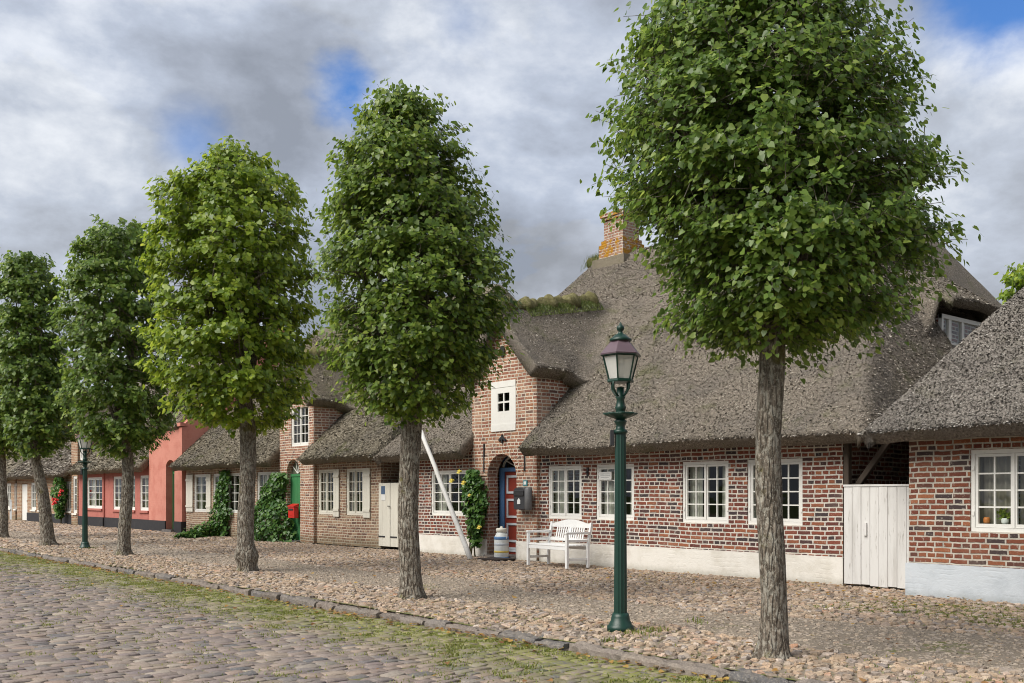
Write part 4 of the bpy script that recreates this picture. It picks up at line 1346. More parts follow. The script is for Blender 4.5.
pw = b.build('passage_light_block', M['oldwood'], origin=(-8.1, 16.6, 0)); tag(pw, 'added dark board wall and ceiling blocking light behind the white gate', 'wall')

# ================================================================== HOUSE A: cottage at the frame edge
YA = 13.80
ha = thing('thatched_cottage', 'red brick cottage with blue-white base and clean grey thatch beside the white gate', 'house', (-4.5, YA, 0), G_ROW)
XAL, XAR = PX(909, YA), 3.0
aw = [(PX(970, YA), PX(970, YA) + 1.16, .93, 2.06), (-2.6, -1.4, .93, 2.06)]
b = MB()
wall_open(b, XAL, XAR, .45, 2.5, YA, .3, aw)
b.box(XAL, YA + .3, .45, XAL + .3, 24.9, 2.5); b.box(XAR - .3, YA + .3, .45, XAR, 24.9, 2.5); b.box(XAL + .3, 24.6, .45, XAR - .3, 24.9, 2.5)
b.build('wall', M['brick_orange'], ha)
b = MB(); b.box(XAL - .03, YA - .05, -.1, XAR, YA + .3, .447); b.box(XAL - .03, YA + .303, -.1, XAL + .3, 24.9, .447); b.build('plinth', M['bluewash'], ha)
b = MB(); b.box(XAL + .31, YA + 3.5, 0, XAR - .31, YA + 3.6, 2.5); b.build('inner_wall', M['oldwood'], ha)
# soldier course above the window
for (w0, w1, _, zt) in aw:
    n = 22
    b = MB()
    for i in range(n):
        a = w0 - .1 + (w1 - w0 + .2) * i / n
        b.box(a + .008, YA - .006, zt + .012, a + (w1 - w0 + .2) / n - .008, YA + .02, zt + .13)
    b.build('soldier_course', M['brick_orange'], ha)
for w_ in aw:
    wn_ = window(ha, *w_, YA, curtain='full', cmat='curtain_dark')
w_ = aw[0]
for (dx, r, hgt, mt) in ((.17, .045, .10, 'orange'), (.42, .05, .09, 'paper')):
    xx = w_[0] + dx; zz = w_[2] + .10; yy = YA + .135
    b = MB(); b.lathe([(r * .6, 0), (r, hgt * .3), (r, hgt * .8), (r * .7, hgt)], 12, (xx, yy, zz))
    po = b.build('window_pot', M[mt], origin=(xx, yy, zz), smooth=True)
    tag(po, 'small orange glazed pot on the sill inside the cottage window' if mt == 'orange' else 'white flower pot with a leafy plant on the sill inside the cottage window', 'pot', 'ornaments in the cottage window')
    if mt == 'paper':
        n = 60
        P = np.array([xx, yy, zz + hgt]) + rng.normal(0, .05, (n, 3)) * np.array([1, .25, .7]) + np.array([0, 0, .05])
        V, Fq = leaf_geo(P, rand_dir(n) + np.array([0, -.8, .5]), rand_dir(n), rng.uniform(.03, .05, n))
        link('leaves', np_mesh('leaves', V - ORG[po.name], [Fq]), M['leaf_light'], po)
X, Y = grid(XAL - .46, 3.6, 13.22, 25.5, .085)
Z = hip_z(X, Y, 13.22, 25.5, 2.37, XAL - .46, 3.6, .95, 1.72, None, .16)
Z += eave_w(X, 2) * np.clip(1 - (Y - 13.19) / 2, 0, 1)
thatch_sheet('roof', M['thatch_new'], ha, X, Y, Z, np.ones((X.shape[0] - 1, X.shape[1] - 1), bool), .25, 230000, 5, (-9, -3.4, 13, 18.5))

# ================================================================== PASSAGE between B and C
hx = (PX(379.5, D - .02), PX(402, D - .02))
t = thing('half_doors', 'cream boarded double half-doors with a notice, closing the dark passage behind a lime trunk', 'gate', ((hx[0] + hx[1]) / 2, D - .02, 0))
zt = PZ(390, 483, D)
mid = hx[0] + (hx[1] - hx[0]) * .52
for (a, c) in ((hx[0], mid - .012), (mid + .012, hx[1])):
    b = MB(); w = (c - a) / 3
    for i in range(3): b.box(a + i * w + .002, D - .05, .06, a + (i + 1) * w - .002, D - .01, zt, .004)
    lf = b.build('door_leaf', M['cream'], t)
    b = MB(); b.box(a + .01, D - .063, .30, a + .32, D - .0515, .335); b.build('hinge', M['dark'], lf)
b = MB(); b.tube([(mid - .06, D - .055, 1.13), (mid - .06, D - .09, 1.13), (mid + .05, D - .09, 1.13)], .012, 6); b.build('latch', M['dark'], t)
nx_ = hx[0] + .14
b = MB(); b.box(nx_, D - .057, 1.28, nx_ + .20, D - .0515, 1.44); nt_ = b.build('notice', M['paper'], origin=(nx_, D - .055, 1.28)); tag(nt_, 'white and blue paper notice pinned to the cream half-doors', 'notice')
b = MB(); b.box(nx_ + .0, D - .057, 1.445, nx_ + .18, D - .0515, 1.66); o = b.build('print', M['bluepaper'], nt_)
b = MB(); b.box(-23.1, 16.8, 0, -21.8, 16.9, 3.2); b.box(-23.1, D + .3, 2.55, -21.8, 16.8, 2.6); pw = b.build('passage_light_block', M['oldwood'], origin=(-22.4, 16.8, 0)); tag(pw, 'added dark boards blocking light in the passage behind the cream half-doors', 'wall')  # boards added here too, so the half-door passage stays dark

# ================================================================== HOUSE C: beige brick, green door, shutters
hc = thing('thatched_cottage', 'beige brick cottage with cream shutters, a green door and mossy thatch', 'house', (-29.6, D, 0), G_ROW)
XCL, XCR = -36.25, -22.85
CXC, CHW = -27.45, 1.08
C0, C1 = CXC - CHW, CXC + CHW
cr = [(*wx(318, 334), .86, 2.16), (*wx(346, 363), .86, 2.16)]
cl = [(*wx(194, 206.5), .80, 2.16), (*wx(213, 222.5), .80, 2.16), (*wx(227, 240), .80, 2.16), (*wx(257, 277), .84, 2.16)]
b = MB()
wall_open(b, C1, XCR, 0, 2.63, D, .3, cr)
wall_open(b, XCL, C0, 0, 2.63, D, .3, cl)
b.box(XCR - .3, D + .3, 0, XCR, BACK, 2.62); b.box(XCL, D + .3, 0, XCL + .3, BACK, 2.62); b.box(XCL + .3, BACK - .3, 0, XCR - .3, BACK, 2.62)
b.build('wall', M['brick_beige'], hc)
b = MB(); b.box(XCL + .31, D + 4, 0, XCR - .31, D + 4.1, 2.6); b.build('inner_wall', M['oldwood'], hc)
for w_ in cr: window(hc, *w_, D, mat='cream', curtain='side')
for w_ in cl[:3]: window(hc, *w_, D, leaves=1, cols=2, rows=4, curtain='side')
window(hc, *cl[3], D, curtain='side', rows=3)
for (a, c) in ((334.5, 340), (364, 371), (187, 193.5), (207, 211.5)):
    shutter(hc, PX(a, D), PX(c, D), .80, 2.16, D)
cd0, cd1 = -28.05, -27.2
cu0, cu1 = PX(291, FYF), PX(308.5, FYF)
cz0, cz1 = PZ(300, 446, FYF), PZ(300, 404, FYF)
frontispiece(hc, CXC, CHW, FYF, 4.05, 5.3, 'brick_pink', [(cd0, cd1, -.05, 2.5), (cu0, cu1, cz0, cz1)], (cd0, cd1, 2.08, 2.5), 'thatch_old', (ZE + .05, RT, YF), 5.75, 6.35, 2.6, 6, True, 20000, 1.4)
b = MB(); voussoirs(b, cd0, cd1, 2.08, 2.5, FYF, .05, .22, 17); b.build('door_arch', M['brick_pink'], hc)
window(hc, cu0, cu1, cz0, cz1, FYF, rows=4, curtain=None)
b = MB()
w = (cd1 - cd0 - .1) / 4
for i in range(4): b.box(cd0 + .05 + i * w + .002, FYF + .14, .05, cd0 + .05 + (i + 1) * w - .002, FYF + .18, 1.98, .004)
gd = b.build('door', M['green'], hc)
b = MB(); b.box(cd0 - .02, FYF + .12, .03, cd0 + .047, FYF + .2, 2.06); b.box(cd1 - .047, FYF + .12, .03, cd1 + .02, FYF + .2, 2.06); b.box(cd0 + .047, FYF + .12, 1.985, cd1 - .047, FYF + .2, 2.06); b.build('door_frame', M['green'], hc)
b = MB(); b.tube([(cd0 + .13, FYF + .14, 1.0), (cd0 + .13, FYF + .09, 1.0), (cd0 + .23, FYF + .09, 1.0)], .012, 6); b.build('handle', M['dark'], gd)
b = MB(); n = 12; xm_ = (cd0 + cd1) / 2
b.add([(xm_ - .44 * math.cos(math.pi * i / n), FYF + .17, 2.065 + .43 * math.sin(math.pi * i / n)) for i in range(n + 1)], [tuple(range(n + 1))]); b.build('fanlight', M['olive'], hc)
b = MB()
for i in range(1, 5):
    a0 = math.pi * i / 5; b.bar((xm_, FYF + .15, 2.07), (xm_ - .42 * math.cos(a0), FYF + .15, 2.07 + .41 * math.sin(a0)), .02, .02)
b.build('fanlight_bars', M['white'], hc)
b = MB(); b.box(cd0 - .02, FYF - .1, -.1, cd1 + .02, FYF + .4, .04); b.build('threshold', M['step'], hc)
X, Y = grid(XCL - .12, XCR + .42, YF, YB, .10)
Z = hip_z(X, Y, YF, YB, ZE + .05, XCL - .3, XCR + .42, RT, None, 2.6)
Z += eave_w(X, 3) * np.clip(1 - (Y - YF) / 2, 0, 1)
xm = (X[:-1, :-1] + X[1:, 1:]) / 2; ym = (Y[:-1, :-1] + Y[1:, 1:]) / 2
cells = ~((xm > C0 + .02) & (xm < C1 - .06) & (ym < D + 1.5))
thatch_sheet('roof', M['thatch_old'], hc, X, Y, Z, cells, .25, 130000, 2, (-37, -22, 13, 19.5), rs=1.35)
ridge_sod(hc, -35.8, -25.5, 20, zr, 2200, 4, .14)

# ================================================================== HOUSE D: pink house
hd = thing('pink_house', 'pink plastered house with black base and tall narrow olive door', 'house', (-43, D, 0), G_ROW)
XDT, XDR = PX(152, D), -36.35          # tall part
XDL = PX(80, D)
# tall part
YT = D - .12
dd0, dd1 = PX(166, YT), PX(174.5, YT)
b = MB()
wall_open(b, XDT, XDR, .42, 3.95, YT, .35, [(dd0, dd1, .1, 2.75)])
yr, zrd = D + 3.9, 8.1
b.poly_x([(YT + .35, 0), (YT + .35, 3.95), (YT + .02, 3.97), (yr, zrd), (yr + 4.2, 3.95), (yr + 4.2, 0)], XDR - .3, XDR)
b.poly_x([(YT + .35, 0), (YT + .35, 3.95), (YT + .02, 3.97), (yr, zrd), (yr + 4.2, 3.95), (yr + 4.2, 0)], XDT, XDT + .3)
b.box(XDT - .03, YT - .07, 3.97, XDR + .02, YT + .1, 4.10)
arch_fill(b, dd0, dd1, 2.5, 2.75, YT, .35)
b.build('gable_wall', M['pink'], hd)
us = np.linspace(XDT - .1, XDR - .32, 34); vs_ = np.linspace(YT - .15, yr + 4.3, 70)
Xg, Yg = np.meshgrid(us, vs_, indexing='ij')
Zg = smin(4.15 + (Yg - YT) * (zrd - 3.9) / (yr - YT), 4.15 + (yr + 4.2 - Yg) * (zrd - 3.9) / 4.2, .3)
thatch_sheet('gable_roof', M['thatch_old'], hd, Xg, Yg, Zg, np.ones((33, 69), bool), .25, 12000, 7, rs=1.8)
dws = [(PX(140, D), PX(148.5, D), .78, 2.20), (PX(127.5, D), PX(135, D), .78, 2.20), (PX(113.2, D), PX(121.5, D), .78, 2.20), (PX(88.5, D), PX(103.5, D), .80, 2.20)]
xs_ = PX(105, D)
b = MB(); wall_open(b, xs_, XDT - .003, .42, 2.62, D, .3, dws[:3]); b.build('wall', M['pinkred'], hd)
b = MB(); wall_open(b, XDL, xs_ - .003, .42, 2.62, D - .06, .36, dws[3:]); b.build('wall', M['pinkred'], hd)
b = MB(); b.box(XDL, D + .31, 0, XDL + .3, BACK, 2.6); b.box(XDL + .3, BACK - .3, 0, XDR - .3, BACK, 2.6); b.build('back_wall', M['pinkred'], hd)
b = MB(); b.box(XDL + .31, D + 4, 0, XDT - .1, D + 4.1, 2.6); b.build('inner_wall', M['oldwood'], hd)
b = MB()
b.box(xs_, D - .04, -.1, XDT - .03, D + .28, .417); b.box(XDL, D - .10, -.1, xs_ - .003, D + .28, .417)
b.box(XDT - .02, YT - .04, -.1, dd0 - .003, YT + .33, .417); b.box(dd1 + .003, YT - .04, -.1, XDR + .02, YT + .33, .417)
b.build('plinth', M['tar'], hd)
for i, w_ in enumerate(dws):
    window(hd, *w_, D if i < 3 else D - .06, leaves=1 if i < 3 else 2, cols=2, rows=4, sill='pinkred', curtain='side', fw=.07)
b = MB()
b.box(dd0 + .09, YT + .27, .12, dd1 - .09, YT + .31, 2.22); od = b.build('door', M['olive'], hd)
for zz in (.3, 1.0, 1.65):
    b = MB(); b.box(dd0 + .22, YT + .255, zz, dd1 - .22, YT + .269, zz + .45); b.build('door_panel', M['olive'], od)
b = MB(); b.box(dd0 + .003, YT + .25, .1, dd0 + .085, YT + .33, 2.74); b.box(dd1 - .085, YT + .25, .1, dd1 - .003, YT + .33, 2.74); b.box(dd0 + .085, YT + .25, 2.22, dd1 - .085, YT + .33, 2.30); b.build('door_frame', M['green'], hd)
b = MB(); b.quad((dd0 + .08, YT + .3, 2.3), (dd1 - .08, YT + .3, 2.3), (dd1 - .08, YT + .3, 2.75), (dd0 + .08, YT + .3, 2.75)); b.build('fanlight', M['glass'], hd)
b = MB(); b.box(dd0 - .05, YT - .15, -.1, dd1 + .05, YT + .36, .10); b.build('threshold', M['step'], hd)
X, Y = grid(XDL - .0, XDT - .03, YF, YB, .13)
Z = hip_z(X, Y, YF, YB, ZE + .1, XDL, XDT, RT, None, None)
thatch_sheet('roof', M['thatch_old'], hd, X, Y, Z, np.ones((X.shape[0] - 1, X.shape[1] - 1), bool), .28, 26000, 9, (-60, -36, 13, 19), rs=2.0)
# climbing plant with rusty leaves over the pink wall
# ================================================================== HOUSE E and F: far brick houses
he = thing('thatched_cottage', 'orange brick cottage with black base, white door and red roses', 'house', (-55, D, 0), G_ROW)
XER, XEL = XDL - .02, PX(17, D)
EXC = (PX(73.5, D) + XER) / 2; EHW = (XER - PX(73.5, D)) / 2
ews = [(PX(66, D), PX(71.7, D), .62, 2.05), (PX(57.3, D), PX(62, D), .62, 2.05), (PX(38.8, D), PX(43.8, D), .62, 2.05), (PX(31, D), PX(36, D), .62, 2.05)]
ed = (PX(21.5, D), PX(27.3, D), -.02, 2.02)
b = MB(); wall_open(b, XEL, EXC - EHW, 0, 2.62, D, .3, ews + [ed])
b.box(XEL, D + .3, 0, XEL + .3, BACK, 2.6); b.box(XEL + .3, BACK - .3, 0, XER, BACK, 2.6)
b.build('wall', M['brick_far'], he)
b = MB(); b.box(XEL + .31, D + 3.5, 0, XER - .3, D + 3.6, 2.6); b.build('inner_wall', M['oldwood'], he)
for w_ in ews: window(he, *w_, D, leaves=2, cols=1, rows=3, sill='whitewash', curtain='side', fw=.08)
b = MB(); b.box(ed[1] + .03, D - .04, -.1, EXC - EHW, D - .003, .45); b.build('plinth', M['tar'], he)
b = MB()
w = (ed[1] - ed[0]) / 4
for i in range(4): b.box(ed[0] + i * w + .003, D + .04, .02, ed[0] + (i + 1) * w - .003, D + .09, 1.98, .004)
wd = b.build('door', M['white'], he)
b = MB(); b.box(ed[1] - .2, D + .02, 1.0, ed[1] - .12, D + .039, 1.12); b.build('handle', M['dark'], wd)
uw = (PX(80, D), PX(85.5, D))
frontispiece(he, EXC, EHW - .01, D - .1, 4.3, 5.4, 'brick_far', [(PX(75.3, D), PX(79.2, D), .55, 2.3), (uw[0] + .3, uw[1] + .1, 3.0, 4.05)], None, 'thatch_old', (ZE, RT, YF), 5.9, 6.3, 2.4, 11, False, 800)
window(he, PX(75.3, D), PX(79.2, D), .55, 2.3, D - .1, leaves=1, cols=2, rows=4, sill='whitewash', curtain='side', fw=.08)
window(he, uw[0] + .3, uw[1] + .1, 3.0, 4.05, D - .1, leaves=2, cols=2, rows=3, curtain=None, fw=.08)
X, Y = grid(XEL - .4, XER - .02, YF, YB, .15)
Z = hip_z(X, Y, YF, YB, ZE + .02, XEL - .4, XER, RT, 1.5, None)
xm = (X[:-1, :-1] + X[1:, 1:]) / 2; ym = (Y[:-1, :-1] + Y[1:, 1:]) / 2
thatch_sheet('roof', M['thatch'], he, X, Y, Z, ~((xm > EXC - EHW) & (ym < D + 1.5)), .28, 20000, 12, (-80, -40, 13, 19), rs=2.4)

hf = thing('thatched_cottage', 'farthest small brick cottage with white sills at the far end of the row', 'house', (-68, D, 0), G_ROW)
XFR, XFL = XEL - .35, -80.0
fws = [(PX(14.2, D), PX(18.3, D) - .4, .62, 2.05), (PX(6.8, D), PX(11, D), .62, 2.05), (-70.5, -69.2, .62, 2.05), (-74, -72.7, .62, 2.05)]
b = MB(); wall_open(b, XFL, XFR, 0, 2.62, D, .3, fws); b.box(XFL, D + .3, 0, XFL + .3, BACK, 2.6); b.box(XFR - .3, D + .3, 0, XFR, BACK, 2.6); b.build('wall', M['brick_far'], hf)
b = MB(); b.box(XFL + .31, D + 3.5, 0, XFR - .31, D + 3.6, 2.6); b.build('inner_wall', M['oldwood'], hf)
for w_ in fws: window(hf, *w_, D, leaves=2, cols=1, rows=3, sill='whitewash', curtain='side', fw=.08)
X, Y = grid(XFL - .3, XFR + .3, YF, YB, .2)
thatch_sheet('roof', M['thatch_old'], hf, X, Y, hip_z(X, Y, YF, YB, ZE, XFL - .3, XFR + .3, RT, 1.5, 1.5), np.ones((X.shape[0] - 1, X.shape[1] - 1), bool), .28, 9000, 13, (-90, -60, 13, 19), rs=2.8)
b = MB(); cx_, cy_ = G(14.5, 519.5); b.box(cx_ - .25, cy_ - .2, -.05, cx_ + .25, cy_ + .15, 1.05, .02)
ub = b.build('utility_cabinet', M['grey_metal'], origin=(cx_, cy_, 0)); tag(ub, 'pale grey utility cabinet standing by the far white door', 'cabinet')
b = MB(); b.box(cx_ - .27, cy_ - .22, 1.052, cx_ + .27, cy_ + .17, 1.09, .01); b.build('lid', M['grey_metal'], ub)

# ================================================================== street lamps
def make_lamp(loc, label):
    t = thing('street_lamp', label, 'street lamp', (0, 0, 0), 'green street lamps on the pavement')
    b = MB(); b.lathe([(.145, -.03), (.145, .03), (.125, .045), (.115, .075), (.105, .085), (.098, .13), (.085, .17)], 24); b.build('base', M['lamp_green'], t, smooth=True)
    b = MB()
    fl = lambda k, i: .93 if k % 2 else 1.03
    b.lathe([(.069, .17), (.067, .6), (.058, 1.9), (.056, 2.10)], 24, flute=fl)
    b.build('post', M['lamp_green'], t)
    b = MB()
    b.lathe([(.07, 2.10), (.078, 2.12), (.07, 2.14), (.05, 2.15), (.046, 2.19), (.065, 2.22), (.07, 2.235), (.05, 2.25), (.05, 2.36), (.062, 2.38), (.048, 2.40), (.04, 2.47), (.055, 2.49), (.04, 2.51), (.036, 2.60)], 20)
    b.build('neck', M['lamp_green'], t, smooth=True)
    b = MB()
    sc_ = lambda k, i: (1.0 + .10 * math.cos(k * math.pi / 2)) if 0 < i < 5 else 1
    b.lathe([(.05, 2.255), (.09, 2.275), (.135, 2.29), (.175, 2.315), (.165, 2.325), (.10, 2.315), (.05, 2.31)], 32, flute=sc_)
    b.build('scroll_dish', M['lamp_green'], t, smooth=True)
    for k in range(4):
        a = math.pi / 4 + k * math.pi / 2
        b = MB(); b.tube([(r * math.cos(a), r * math.sin(a), z) for r, z in ((.035, 2.50), (.075, 2.53), (.115, 2.58), (.122, 2.62), (.118, 2.665))], .012, 6)
        b.build('bracket', M['lamp_green'], t, smooth=True)
    n = 6
    rot = R(12)
    hexp = lambda r, z: [(r * math.cos(rot + 2 * math.pi * k / n), r * math.sin(rot + 2 * math.pi * k / n), z) for k in range(n)]
    b = MB()
    b.lathe([(.145, 2.652), (.15, 2.665), (.145, 2.685), (.125, 2.685)], 6, rot=rot)
    lo, hi = hexp(.132, 2.685), hexp(.196, 2.935)
    for p, q in zip(lo, hi): b.bar(p, q, .016, .016)
    for k in range(n): b.bar(hi[k], hi[(k + 1) % n], .018, .018)
    b.build('lantern_frame', M['lamp_green'], t)
    lo, hi = hexp(.128, 2.69), hexp(.190, 2.93)
    b = MB()
    for k in range(n): b.quad(lo[k], lo[(k + 1) % n], hi[(k + 1) % n], hi[k])
    b.build('lantern_glass', M['lantern_glass'], t)
    b = MB(); b.lathe([(.02, 2.69), (.035, 2.72), (.045, 2.80), (.03, 2.86)], 10); b.build('bulb', M['paper'], t, smooth=True)
    b = MB(); b.lathe([(.222, 2.944), (.226, 2.958), (.215, 2.968), (.155, 3.04), (.112, 3.085), (.108, 3.095)], 6, rot=rot); b.build('lantern_roof', M['copper'], t)
    b = MB(); b.lathe([(.219, 2.932), (.232, 2.940), (.219, 2.9435)], 6, rot=rot); b.build('roof_rim', M['lamp_green'], t)
    b = MB(); b.lathe([(.118, 3.096), (.12, 3.115), (.085, 3.14), (.06, 3.165), (.035, 3.175), (.02, 3.20), (.035, 3.215), (.043, 3.235), (.036, 3.258), (.018, 3.27), (.014, 3.285), (.004, 3.305)], 18); b.build('finial', M['lamp_green'], t, smooth=True)
    b = MB(); b.box(-.112, -.03, 1.97, -.066, .03, 2.14, .006); b.build('control_box', M['dark'], t)
    t.location = (*loc, 0)
    return t


L1 = G(620.5, 628.5)
lamp = make_lamp(L1, 'dark green cast-iron street lamp with hexagonal lantern before the white-windowed brick wall')
lamp.rotation_euler.z = -TH + R(90)
for (px, lab) in [((85, 548), 'farther dark green street lamp standing before the pink house, partly under a lime crown')]:
    o = lamp.copy(); C.objects.link(o); o.location = (*G(*px), 0); o['label'] = lab
    for c_ in list(lamp.children):
        k = c_.copy(); C.objects.link(k); k.parent = o

# ================================================================== bench
bx, by = -14.85, 13.28
t = thing('garden_bench', 'white slatted garden bench with arched back standing under the cottage window', 'bench', (bx, by, 0))
W2, DP = .64, .52
MBn = M['bench']
lx0, lx1 = bx - W2, bx + W2
yf, yb = by, by + DP
for x_ in (lx0, lx1):
    b = MB(); b.bar((x_, yf, 0), (x_, yf, .66), .055, .055, .005); b.build('leg', MBn, t)
    b = MB(); b.bar((x_, yb, 0), (x_, yb, .43), .055, .055, .005); b.bar((x_, yb + .003, .42), (x_, yb + .09, .88), .05, .05, .005); b.build('leg', MBn, t)
    b = MB(); b.bar((x_, yf - .04, .685), (x_, yb + .04, .685), .065, .045, .006, (0, 0, 1)); b.build('armrest', MBn, t)
    b = MB(); b.bar((x_, yf + .03, .17), (x_, yb - .03, .17), .03, .05, .004, (0, 0, 1)); b.bar((x_, yf + .03, .53), (x_, yb + .01, .53), .025, .05, .004, (0, 0, 1)); b.build('stretcher', MBn, t)
b = MB()
for i in range(6):
    y_ = yf - .01 + i * .088
    b.bar((lx0 + .03, y_ + .03, .435), (lx1 - .03, y_ + .03, .435), .076, .024, .004, (0, 0, 1))
b.bar((lx0 + .028, yf, .385), (lx1 - .028, yf, .385), .025, .07, .004, (0, 0, 1))
b.bar((lx0 + .028, yb, .385), (lx1 - .028, yb, .385), .025, .07, .004, (0, 0, 1))
b.build('seat', MBn, t)
b = MB()
n = 16
topc = lambda u: .835 + .10 * math.cos(u * math.pi / 2) ** 1.3
for i in range(n):
    u0, u1 = -1 + 2 * i / n, -1 + 2 * (i + 1) / n
    xa, xb = bx + u0 * (W2 + .02), bx + u1 * (W2 + .02)
    ya = yb + .075
    za0, za1 = .775, .775
    vs = [(xa, ya, .775), (xb, ya, .775), (xb, ya, topc(u1)), (xa, ya, topc(u0)), (xa, ya + .035, .775), (xb, ya + .035, .775), (xb, ya + .035, topc(u1)), (xa, ya + .035, topc(u0))]
    b.add(vs, [(0, 1, 2, 3), (7, 6, 5, 4), (3, 2, 6, 7), (0, 4, 5, 1)] + ([(0, 3, 7, 4)] if i == 0 else []) + ([(1, 5, 6, 2)] if i == n - 1 else []))
b.bar((lx0 + .03, yb + .03, .53), (lx1 - .03, yb + .03, .53), .03, .06, .004, (0, 0, 1))
b.build('back_rail', MBn, t)
b = MB()
sl = [i for i in range(-7, 8) if abs(i) > 0]
for i in sl:
    x_ = bx + i * .072
    if abs(i) == 7: continue
    b.bar((x_, yb + .035, .56), (x_, yb + .085, .775), .036, .018, .003)
b.bar((bx, yb + .034, .56), (bx, yb + .084, .775), .07, .024, .003)
b.build('back_slats', MBn, t)
t.rotation_euler.z = R(-5)

# ================================================================== milk can, mat, letterboxes, pole
mx_, my_ = G(501.5, 560.5)
my_ = 14.12; mx_ = PX(501.5, my_)
t = thing('milk_can', 'white milk can painted with blue and yellow bands beside the red door', 'milk can', (mx_, my_, 0))
b = MB(); b.lathe([(.155, 0), (.165, .02), (.165, .46), (.16, .49), (.12, .56), (.10, .60)], 24, (mx_, my_, 0)); b.build('body', M['can_white'], t, smooth=True)
for (z0_, z1_, mt, rr_) in ((.0, .05, 'blue', .168), (.43, .50, 'blue', .168), (.14, .19, 'yellow', .1675), (.30, .36, 'palegrey', .1675)):
    b = MB(); b.lathe([(rr_ - .006, z0_), (rr_, z0_ + .006), (rr_, z1_ - .006), (rr_ - .006, z1_)], 24, (mx_, my_, 0)); b.build('painted_band', M[mt], t, smooth=True)
b = MB(); b.lathe([(.105, .60), (.12, .615), (.125, .66), (.11, .685), (.03, .695), (.025, .72), (.02, .73)], 20, (mx_, my_, 0)); b.build('lid', M['yellow_white'] if 'yellow_white' in M else M['cream'], t, smooth=True)
for s_ in (-1, 1):
    b = MB(); b.tube([(mx_ + s_ * .12, my_, .55), (mx_ + s_ * .19, my_, .56), (mx_ + s_ * .19, my_, .48), (mx_ + s_ * .16, my_, .45)], .01, 6); b.build('handle', M['can_white'], t)
dx_, dy_ = PX(498, 13.75), 13.75
b = MB(); b.box(dx_ - .42, dy_ - .25, .0, dx_ + .30, dy_ + .25, .045, .008)
tag(b.build('doormat', M['mat'], origin=(dx_, dy_, 0)), 'dark brown coir doormat on the cobbles before the red door', 'doormat')
# letterbox with newspaper tube
mX, mY = PX(519.5, FYF) + .22, FYF
mzc = 1.36
t = thing('letterbox', 'charcoal letterbox with a grey newspaper tube on the wall beside the red door', 'letterbox', (mX, mY, mzc - .25))
b = MB()
n = 10
prof = [(-.17, -.25), (.17, -.25), (.19, -.20), (.19, .16)] + [(.19 * math.cos(math.pi * i / n), .16 + .08 * math.sin(math.pi * i / n)) for i in range(1, n)] + [(-.19, .16), (-.19, -.20)]
b.poly_y([(mX + x_, mzc + z_) for x_, z_ in prof], mY - .20, mY - .004)
lb = b.build('box', M['mailbox'], t, bevel=.008)
b = MB(); b.box(mX - .17, mY - .225, mzc + .05, mX + .17, mY - .203, mzc + .17, .008); b.build('flap', M['dark'], lb)
b = MB(); b.poly_y([(mX - .05, mzc - .13), (mX + .05, mzc - .13), (mX + .05, mzc - .05), (mX, mzc + .0), (mX - .05, mzc - .05)], mY - .212, mY - .203); b.build('emblem', M['paper'], lb)
b = MB()
b.tube([(mX + .27, mY - .16, mzc - .26), (mX + .27, mY - .16, mzc - .245), (mX + .27, mY - .16, mzc + .19), (mX + .27, mY - .16, mzc + .24)], [.07, .085, .085, .05], 16); b.build('newspaper_tube', M['tube'], t, smooth=True)
nX = PX(525.5, FYF); nZ = PZ(525.5, 483, FYF)
b = MB(); b.box(nX - .075, FYF - .014, nZ - .06, nX + .075, FYF - .003, nZ + .06)
np_ = b.build('house_number', M['teal'], origin=(nX, FYF, nZ)); tag(np_, 'small teal house number plate on the brick above the charcoal letterbox', 'number plate')
b = MB(); b.box(nX - .045, FYF - .0175, nZ - .035, nX + .04, FYF - .0145, nZ + .035); b.build('numeral_panel', M['paper'], np_)
# red letterbox at the green door
rX, rY = PX(296, FYF), FYF
t = thing('letterbox', 'bright red letterbox on the brick wall beside the green door', 'letterbox', (rX, rY, .95))
b = MB(); b.box(rX - .19, rY - .17, .72, rX + .19, rY - .004, 1.06, .012); b.poly_x([(rY - .19, 1.063), (rY - .19, 1.09), (rY - .004, 1.16), (rY - .004, 1.063)], rX - .21, rX + .21); rbx = b.build('box', M['redbox'], t, bevel=.006)
b = MB(); b.box(rX - .14, rY - .186, .96, rX + .14, rY - .1735, 1.01); b.build('slot_flap', M['dark'], rbx)
b = MB(); b.box(rX - .08, rY - .176, .80, rX + .08, rY - .1725, .90); b.build('label_plate', M['redbox'], rbx)
# leaning pole
p0 = Vector((PX(471, 13.5), 13.5, -.02)); p1 = Vector((PX(421, 13.86), 13.86, PZ(421, 431, 13.86)))
b = MB()
pts = [p0.lerp(p1, i / 10) + Vector((rng.normal(0, .006), rng.normal(0, .006), 0)) for i in range(11)]
b.tube(pts, [.062 - .0012 * i for i in range(11)], 12)
tag(b.build('wooden_pole', M['pole'], origin=tuple(p0), smooth=True), 'long bleached white pole leaning from the cobbles against the thatch', 'pole')


